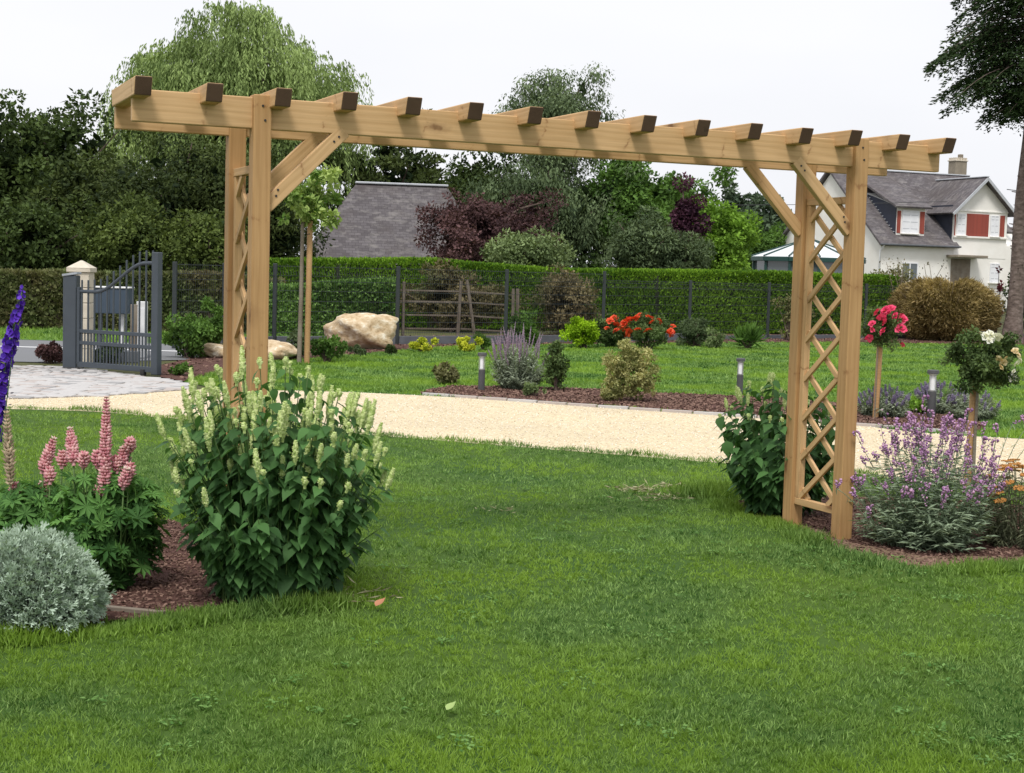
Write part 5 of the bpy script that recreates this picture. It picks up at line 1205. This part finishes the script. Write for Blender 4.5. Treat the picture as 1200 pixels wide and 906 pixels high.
# staked standard tree with variegated crown
def standard(name, label, px, D, stem_top, cx0, cx1, cy0, cy1, mat, n, leaf, stake=True, blo=None, cat='rose', stem_px=None, nc=46, bl_n=(), T=T_OV[1], stemcol='oldwood', sr=.012, stk=.03, lean=0., cscale=1.):
    reseed(label)
    b = gp(px, D); t = thing(name, label, cat, b, YAW); m = D/FP; yh = 318+ROLL*(px-600)
    X_ = lambda q: (q-px)*m; Z_ = lambda q: 1.55+(yh-q)*m
    zc = (Z_(cy0)+Z_(cy1))/2; rx = (cx1-cx0)/2*m; rz_ = (Z_(cy0)-Z_(cy1))/2; xc = X_((cx0+cx1)/2)
    cl = ell_clumps((xc, 0, zc), (rx, rx*.95, rz_), nc, .2*min(rx, rz_)+.02, lump=.28)
    crown_mesh('crown', cl, n, leaf, M[mat], T, parent=t, core=120, shell=.8)
    st = Z_(stem_top)+.05; sx = X_(stem_px) if stem_px else 0
    tube_obj('stem', [np.array([[sx-lean, 0, -.02], [sx-lean*.4, .01, st*.5], [sx, 0, st], [xc, 0, zc]])], [np.array([sr*1.2, sr, sr*.9, sr*.5])], M[stemcol], t, 8)
    k = []; 
    for j in rng.choice(len(cl), 10, replace=False): k.append(np.array([[sx, 0, st], (np.array([sx, 0, st])+np.array(cl[j][:3]))/2+[0, 0, .02], cl[j][:3]]))
    tube_obj('branches', k, [np.array([.008, .005, .003])]*len(k), M['bark'], t, 4)
    if stake:
        bx = .0 if not stem_px else .0
        tube_obj('stake', [np.array([[bx+.0, .05, -.05], [bx+.01, .05, st*.6], [bx+.015, .05, st+.06]])], [np.array([stk, stk, stk])], M['stake'], t, 10)
        tube_obj('tie', [np.array([[bx-.03, .03, st*.93], [bx+.01, .0, st*.935], [bx+.04, .04, st*.93]])], [np.array([.008]*3)], M['black'], t, 5)
    for (key, lst) in (blo or []):
        for j, (qx, qy, s) in enumerate(lst):
            dx = (X_(qx)-xc)/rx; dz = (Z_(qy)-zc)/rz_; yy = -rx*.95*math.sqrt(max(0, 1-dx*dx-dz*dz))-.045
            o = obj('bloom', FM[key][j % 3], t, (X_(qx), yy, Z_(qy))); o.scale = (s*1.12, s*1.12, s*1.12); o.rotation_euler = (.9, rng.normal()*.3, rng.random()*6)
    return t
LM('f_maple', (.07, .15, .025), (.33, .40, .14), .3)
standard('staked_maple', 'young staked tree with round cream variegated crown', 359, 24.0, 268, 323, 397, 205, 266, 'f_maple', 1900, .095, True, None, 'tree', 352, sr=.032, stk=.045, stemcol='oldwood', lean=.02)
standard('rose_standard', 'rose standard with bright pink blooms beside the right post', 1027, 17.2, 404, 1004, 1052, 356, 408, 'f_roseleaf', 2200, .036, True,
         [('p_pink', [(1018, 366, 1.1), (1027, 364, 1.2), (1033, 362, 1.1), (1022, 372, 1.0), (1044, 371, 1.0), (1050, 373, 1.1), (1045, 384, 1.25), (1024, 387, .95), (1012, 379, .8), (1026, 377, .9), (1011, 396, .9), (1052, 403, .6), (1012, 386, .7), (1038, 369, .8)])], stem_px=1025, sr=.008, stk=.034)
standard('rose_standard', 'rose standard with a few white blooms standing beyond the purple wallflower', 1136, 11.6, 455, 1113, 1182, 382, 457, 'f_roseleaf', 7500, .028, True,
         [('p_white', [(1137, 393, .75), (1143, 391, .8), (1150, 393, .7), (1140, 397, .6), (1179, 418, .6), (1182, 424, .55), (1174, 440, .75), (1179, 437, .6), (1172, 432, .4), (1134, 390, .4)]), ('p_cream', [(1150, 417, .5), (1156, 421, .55), (1153, 427, .5), (1172, 408, .5), (1176, 413, .55), (1159, 416, .3)])], stem_px=1140, sr=.012, stk=.030, nc=60)

# ------------------------------------------------------------------ foreground plants
SP_AG = [spike_mesh('flower_spike', h, .0135, int(h/.0078), 8, .0125, ['p_spike'], taper=.5, tilt=.15, core=1.6, fat=.9, jit=.2) for h in (.15, .13, .11, .035, .05, .09, .025)]
herb('hyssop', 'large bushy hyssop with many creamy flower spikes at the left post', 'perennial', 323, 702, 330, .52, 1.13, .004, 'f_agas', T_OV, .090, 12, cz=.545, rz=.47, t0=.20, t1=.95, spike=SP_AG, sp_el=-.22, sp_prob=.95, ls=(1.15, .85), fillin=.38, single=300, base_r=.5, droop=.6, seed_el=-.9, spike_s=(.6, 1.08), tilt=.10)
SP_AG2 = [spike_mesh('flower_spike', h, .0135, int(h/.0085), 8, .013, ['p_spike'], taper=.7, tilt=.3, core=1.5, fat=.8) for h in (.10, .05, .035, .03)]
herb('hyssop', 'smaller leafy hyssop with few short spikes beside the lattice', 'perennial', 911, 603, 105, .45, .89, .004, 'f_agas', T_OV, .098, 17, fillin=.2, cz=.56, rz=.46, t0=.18, t1=.97, spike=SP_AG2, sp_el=.35, sp_prob=.8, single=220, base_r=.35, droop=.55, seed_el=-.8, tilt=.12)
# wallflower (purple) and its neighbour
def loose_spike(h, n):
    f = rng.random(n)**.75; a = rng.random(n)*6.28; r = .006+.014*f*(1-.4*(f > .93)); P = np.column_stack([np.cos(a)*r, np.sin(a)*r, h*f]); T = T_OCT
    V, F = scatter(T, P, rdir(n), rdir(n), (.012+.012*rng.random(n))*(.65+.5*f)); cV, cF = tubes([np.array([[0, 0, -.02], [0.003, 0, h*.5], [0, 0, h]])], [np.array([.0022, .0018, .001])], 4)
    cF = np.concatenate([cF[:, [0, 1, 2]], cF[:, [0, 2, 3]]]); cF = cF[(cF[:, 0] != cF[:, 2])]; me = np_mesh('flower_spike', np.concatenate([V, cV]), np.concatenate([F, cF+len(V)]), M['p_lilac'], np.r_[np.repeat(rng.random(n), 6), np.full(len(cV), .1)])
    me.materials.append(M['f_wall']); arr = np.zeros(len(me.polygons), np.int32); arr[len(F):] = 1; me.polygons.foreach_set('material_index', arr); return me
SP_WF = [loose_spike(h, n) for h, n in ((.20, 26), (.16, 30), (.11, 24), (.07, 20), (.18, 16), (.05, 14))]
herb('wallflower', 'big purple perennial wallflower right of the lattice post', 'perennial', 1086, 640, 300, .42, .68, .0022, 'f_wall', T_NARROW, .070, 26, cz=.36, rz=.62, t0=.06, t1=.92, spike=SP_WF, sp_el=.12, sp_prob=.58, stem_mat='f_wall', asp=1.35, base_r=.35, droop=.1, seed_el=-.5, spike_s=(.6, 1.2), tilt=.25)
# stray flowering shoots of the wallflower leaning to the lattice
WL = [np_mesh('leaf', T_NARROW[0]*.042, T_NARROW[1], M['f_wall'], np.full(4, v)) for v in (.3, .6, .9)]
def shoots(label, base, tips, mats='f_wall', sp=SP_WF, name='flowering_shoot'):
    t = thing(name, label, 'perennial', base, YAW)
    for tp in tips:
        k = np.linspace(0, 1, 7)[:, None]; tp = np.array(tp); c = tp*[.55, .55, .8]
        tube_obj('stem', [2*c*k*(1-k)+tp*k**2], [np.linspace(.003, .0018, 7)], M[mats], t, 4)
        o = obj('flower_spike', sp[2+rng.integers(2)], t, tuple(tp)); o.rotation_euler = (rng.normal()*.5, rng.normal()*.5, 0); o.scale = (1, 1, .9)
        n = 9; u = rng.random(n)[:, None]; P = 2*c*u*(1-u)+tp*u**2
        for q in range(n):
            o = obj('leaf', WL[q % 3], t, tuple(P[q])); o.rotation_euler = tuple(rng.random(3)*6.28)
shoots('thin purple wallflower shoots crossing in front of the lattice post', at(1035, 640), [(-.20, -.12, .30), (-.17, -.12, .37), (-.30, -.05, .34), (-.12, -.1, .18)])
shoots('long loose wallflower stems arching out over the driveway edge', at(1150, 625), [(.10, .1, .62), (.20, .12, .68), (.28, .1, .66), (.02, .15, .60), (.30, .05, .58), (-.2, .1, .62)])
# yarrow with flat orange heads
def yarrow_head():
    n = 70; r = .036*np.sqrt(rng.random(n)); a = rng.random(n)*6.28; P = np.column_stack([np.cos(a)*r, np.sin(a)*r, .004*rng.random(n)])
    V, F = scatter(T_OCT, P, rdir(n)*[1, 1, .1], np.tile([0, 0, 1.], (n, 1)), np.full(n, .011))
    return np_mesh('flower_head', V, F, M['p_orange'], np.repeat(rng.random(n), 6))
YH = [yarrow_head() for _ in range(3)]
LM('f_yarrow', (.045, .055, .030), (.15, .165, .10), .2)
herb('yarrow', 'orange flat headed yarrow cut by the right photo edge', 'perennial', 1196, 640, 120, .34, .56, .003, 'f_yarrow', T_NARROW, .065, 24, cz=.42, rz=.52, t0=.08, t1=.85, spike=YH, sp_el=.25, sp_prob=.95, stem_mat='f_yarrow', asp=1.1, base_r=.5, part='flower_head', seed_el=-.5, spike_s=(1, 1), tilt=.12)
# lupins
SP_LU = [spike_mesh('flower_spike', h, .040, max(5, int(h/.0140)), 10, .036, ['p_lupin', 'p_lupinpale'], T=T_OCT, taper=tp, tilt=.35, core=.7, fat=.60, jit=.16, tipc=tc_) for h, tp, tc_ in ((.46, .6, .95), (.175, .65, .85), (.16, .7, .9), (.10, .6, .8), (.075, .55, .85))]
def lupins():
    reseed('lupins')
    b = at(118, 688); m_ = np.linalg.norm(b-CAM)/FP; D = (b-CAM)@Fw; m_ = D/FP; yh = 318+ROLL*(118-600)
    def loc(px, py, y=0.): return np.array([(px-118)*m_, y, 1.55+(yh-py)*m_])
    for nm, lb, lst, cpx, wpx, top in (('lupin', 'pink lupin with one very tall spike and smaller ones, behind the silver cushion', [(127, 572, 0), (152, 562, 3), (90, 538, 1), (103, 541, 4), (151, 524, 4), (138, 547, 4), (119, 576, 4), (145, 543, 3), (118, 540, 4), (156, 553, 4)], 122, 150, 552),
                                     ('lupin', 'lower pink lupin with short spikes left of the tall pink one', [(40, 555, 1), (37, 592, 3), (6, 588, 4), (52, 566, 4), (70, 545, 4)], 35, 110, 572)):
        dpx = cpx-118; n = 24 if cpx > 100 else 18; bb = b+Rh*dpx*m_+(0 if cpx > 100 else .12)*Fh; bb[2] = 0
        t = thing(nm, lb, 'lupin', bb, YAW, 'pink lupins in the left bed')
        nl = 210 if cpx > 100 else 140; R = wpx/2*m_; H_ = 1.55+(yh-top)*m_
        d = rdir(nl*2); d = d[d[:, 2] > -.35][:nl]; nl = len(d); P = d*[R, R*.8, H_*.55]*(.65+.38*rng.random((nl, 1)))+[0, 0, H_*.48]; P[:, 2] = np.maximum(P[:, 2], .05)
        s = .072*(.6+.7*rng.random(nl)); Nn = nrm(d*.8+[0, -.15, .8]+.3*rdir(nl)); X = nrm(rdir(nl))
        tints = np.clip(rng.random(nl), 0, 1)
        tm = [(lv, np_mesh('leaf', T_PALM[0], T_PALM[1], M['f_lupin'], np.full(len(T_PALM[0]), lv))) for lv in (.15, .5, .85)]
        for j in range(nl):
            Fm = frames(X[j:j+1], Nn[j:j+1])[0]; k = s[j]; o = obj('leaf', tm[int(tints[j]*2.99)][1], t)
            o.matrix_local = Matrix(((Fm[0, 0]*k, Fm[0, 1]*k, Fm[0, 2]*k, P[j, 0]), (Fm[1, 0]*k, Fm[1, 1]*k, Fm[1, 2]*k, P[j, 1]), (Fm[2, 0]*k, Fm[2, 1]*k, Fm[2, 2]*k, P[j, 2]), (0, 0, 0, 1)))
        nx = 420; dd = rdir(nx); dd[:, 2] = dd[:, 2]*.9-.1; P2 = dd*[R, R*.8, H_*.55]*(.3+.62*rng.random((nx, 1)))+[0, 0, H_*.45]; P2[:, 2] = np.maximum(P2[:, 2], .03)
        obj('leafage', leaves_mesh('leafage', T_PALM, P2, rdir(nx), nrm(dd*.6+[0, 0, .8]), .08*(.6+.6*rng.random(nx)), M['f_lupin'], rng.random(nx)*.5), t, kind='stuff')
        tube_obj('stems', [np.array([[p[0]*.2, p[1]*.2, 0], [p[0]*.6, p[1]*.6, p[2]*.65], p]) for p in P[::2]], [np.array([.004, .003, .002])]*len(P[::2]), M['stem'], t, 4)
        for (px, py, k) in lst:
            q = loc(px, py); q[0] -= dpx*m_; q[1] = -.05+rng.normal()*.04
            tube_obj('stalk', [np.array([[q[0]*.5, 0, 0], [q[0]*.9, q[1], q[2]*.5], q])], [np.array([.006, .005, .004])], M['stem'], t, 5)
            o = obj('flower_spike', SP_LU[k], t, tuple(q)); o.rotation_euler = (rng.normal()*(.05 if k == 0 else .16), rng.normal()*(.03 if k == 0 else .18), rng.random()*6)
lupins()
# delphinium and seed stalk
def delph():
    D = 7.6; b = gp(6, D); m = D/FP; yh = 318+ROLL*(6-600); t = thing('delphinium', 'deep blue violet delphinium spike leaning right at the left edge', 'delphinium', b, YAW)
    pts = np.array([[(x-6)*m, 0, 1.55+(yh-y)*m] for x, y in ((-14, 560), (-6, 500), (0, 455), (7, 420), (15, 385), (23, 350), (26, 336))])
    path = np.vstack([[[-.1, 0, 0]], pts]); tube_obj('stem', [path], [np.linspace(.007, .003, len(path))], M['stem'], t, 6)
    cs = np.r_[0, np.cumsum(np.linalg.norm(np.diff(pts, axis=0), axis=1))]
    T = (np.array([[0, 0, 0]]+[[.35+.12*(k % 2), .5*math.cos(k*1.2566), .5*math.sin(k*1.2566)] for k in range(5)]), np.array([[0, k+1, (k+1) % 5+1] for k in range(5)]))
    fm = [np_mesh('floret', *scatter(T, np.zeros((1, 3)), np.array([[1., 0, 0]]), np.array([[0, 0, 1.]]), 1.), M['p_blue'], rng.random(6)*.3+l*.35) for l in (0, 1, 2)]
    for k in range(190):
        u = cs[-1]*(.15+.85*(k+rng.random())/190); c = np.array([np.interp(u, cs, pts[:, j]) for j in range(3)]); a = rng.random()*6.28; f = 1-.55*max(0, (u/cs[-1]-.7)/.3); r = .030*f*rng.random()**.5
        o = obj('floret', fm[rng.integers(3)], t, tuple(c+np.array([math.cos(a)*r, math.sin(a)*r, rng.normal()*.004]))); s_ = .043*f*(.8+.4*rng.random()); o.scale = (s_*.6, s_, s_); o.rotation_euler = (0, rng.normal()*.3-.1, a)
    # side stalk with unopened dark buds
    p2 = np.array([[(x-6)*m, -.02, 1.55+(yh-y)*m] for x, y in ((-8, 560), (4, 500), (10, 460), (14, 425), (16, 395))]); tube_obj('bud_stalk', [np.vstack([[[-.08, 0, 0]], p2])], [np.linspace(.004, .0018, 6)], M['stem'], t, 5)
    P = []; X = []
    for k in range(18):
        q = p2[int(1+k*3/18)]+(p2[min(4, int(2+k*3/18))]-p2[int(1+k*3/18)])*((k*3/18) % 1); a = rng.random()*6.28; P.append(q+np.array([math.cos(a), math.sin(a)*.5, .3])*.022); X.append([math.cos(a), math.sin(a), .2])
    obj('buds', leaves_mesh('buds', T_OCT, np.array(P), np.array(X), rdir(18), np.column_stack([np.full(18, .022), np.full(18, .009), np.full(18, .009)]), LM('f_bud', (.03, .035, .03), (.07, .06, .09), .1), rng.random(18)), t)
    n = 60; dd = rdir(n); P = dd*[.22, .2, .18]+[-.12, 0, .22]; obj('foliage', leaves_mesh('foliage', T_PALM, P, rdir(n), nrm(dd+[0, 0, .8]), .10*np.ones(n), M['f_lupin'], rng.random(n)), t)
    b2 = gp(12, 7.3); t2 = thing('seed_stalk', 'faded brown pink lupin seed stalk below the blue delphinium', 'seed head', b2, YAW)
    z0 = 1.55+(yh-565)*7.3/FP; sp = spike_mesh('seed_spike', .36, .024, 20, 6, .028, ['f_seed'], taper=.5, tilt=.7, core=.6, fat=.45)
    tube_obj('stalk', [np.array([[0, 0, 0], [.01, 0, z0*.5], [0, 0, z0]])], [np.array([.006, .005, .004])], M['stem'], t2, 5); o = obj('seed_spike', sp, t2, (0, 0, z0)); o.rotation_euler = (.02, -.05, 0)
delph()
# silver cushion
def silver():
    reseed('silver')
    D = 6.25; b = gp(34, D+.12); m = D/FP; t = thing('artemisia', 'dense silver grey cushion plant in the near left bed', 'cushion plant', b, YAW)
    n = 15000; R = .282; Hh = .375
    d = rdir(n*2); d = d[d[:, 2] > -.25][:n]; n = len(d)
    u = np.clip(.72+.30*rng.random(n), 0, 1.02); a = np.arctan2(d[:, 1], d[:, 0]); bum = 1+.06*np.sin(a*4+d[:, 2]*5)+.07*np.sin(a*9-d[:, 2]*8)+.06*np.sin(a*17+d[:, 2]*15)
    P = d*[R, R*.9, Hh*.72]*(u*bum)[:, None]+[0, 0, Hh*.30]; P[:, 2] = np.maximum(P[:, 2], .01)
    X = nrm(d+.75*rdir(n)+[0, 0, .3]); sp = .5+.5*np.sin(a*9-d[:, 2]*8)
    T = (np.array([[0, 0, 0], [.5, .13, 0], [1, 0, 0], [.5, -.13, 0], [.35, 0, 0], [.7, .42, .1], [.9, .30, .1], [.7, -.42, .1], [.9, -.30, .1]]), np.array([[0, 1, 2], [0, 2, 3], [4, 5, 6], [4, 8, 7]]))
    obj('foliage', leaves_mesh('foliage', T, P, X, rdir(n), .033*(.5+.9*rng.random(n)), M['f_silver'], np.clip(.15+.5*rng.random(n)+.35*(u-.72)/.3, 0, 1)), t)
    V, F = tubes([], [], 4) if False else (None, None)
    bm = bmesh.new(); bmesh.ops.create_icosphere(bm, subdivisions=3, radius=1)
    for v in bm.verts: v.co = (v.co.x*R*.76, v.co.y*R*.7, max(0, v.co.z*Hh*.54+Hh*.28))
    bm_obj('inner_twigs', bm, plain('silver_inner', (.10, .12, .09), (.05, .06, .045), 30, 1), t)
silver()
# wooden edging lath lying in the bed, small loose things on the lawn
o = beam('edging_lath', Vector(at(100, 713))+Vector((0, 0, .012)), Vector(at(192, 724))+Vector((0, 0, .02)), .03, .02, M['oldwood'], None, .003); o['label'] = 'thin weathered grey lath lying at the front of the left bed'; o['category'] = 'edging board'
def dryleaf(px, py, s, mat, label):
    T = ovate(.4, .25, -.3); V, F = scatter(T, np.zeros((1, 3)), np.array([[1., .3, .3]]), np.array([[.2, 0, 1.]]), s); o = obj('dry_leaf', np_mesh('dry_leaf', V, F, mat, np.full(len(V), .5), True), None, tuple(at(px, py)+np.array([0, 0, .03]))); o['label'] = label; o['category'] = 'leaf'
LM('f_dryleaf', (.30, .12, .07), (.50, .24, .15), .2)
dryleaf(440, 718, .06, M['f_dryleaf'], 'single curled red brown dry leaf on the lawn near the hyssop')
dryleaf(523, 842, .045, LM('f_paleleaf', (.25, .33, .12), (.35, .45, .18), .3), 'single pale green broad leaf in the near lawn')
LM('f_straw', (.16, .15, .08), (.30, .28, .18), .1)
for px, py, n, w, lb in ((745, 577, 90, .08, 'pale patch of dry grass clippings on the lawn centre right'), (790, 573, 30, .05, 'small pale dry clippings beside the larger pale patch'), (385, 704, 160, .12, 'straw coloured dry grass at the foot of the hyssop'), (770, 586, 60, .12, 'scattered pale clippings in front of the larger pale patch'), (590, 601, 16, .08, 'dull brown thin spot of dry clippings in the lawn middle')):
    c = at(px, py); P = c+np.column_stack([rng.normal(size=n)*w, rng.normal(size=n)*w*.7, .02+.02*rng.random(n)])
    obj('dry_clippings', leaves_mesh('dry_clippings', T_NARROW, P, rdir(n)*[1, 1, .25], rdir(n)*[.4, .4, 1], .06*(.5+rng.random(n)), M['f_straw'], rng.random(n)), None, label=lb, category='clippings', kind='stuff')
# overhead line
def cable(label, p, q, sag, r=.02):
    k = np.linspace(0, 1, 24)[:, None]; P = p*(1-k)+q*k-np.array([0, 0, 1.])*4*sag*k*(1-k)
    o = tube_obj('overhead_cable', [P-P[0]], [np.full(24, r)], M['black'], None, 4, loc=tuple(P[0])); o['label'] = label; o['category'] = 'cable'
cable('thin overhead cable crossing in front of the trees towards the house', hp(-300, 205, 46), hp(1110, 236, 84), .5, .014)
cable('overhead cable running right from the house roof', hp(1180, 222, 84), hp(1420, 226, 75), .3, .022)
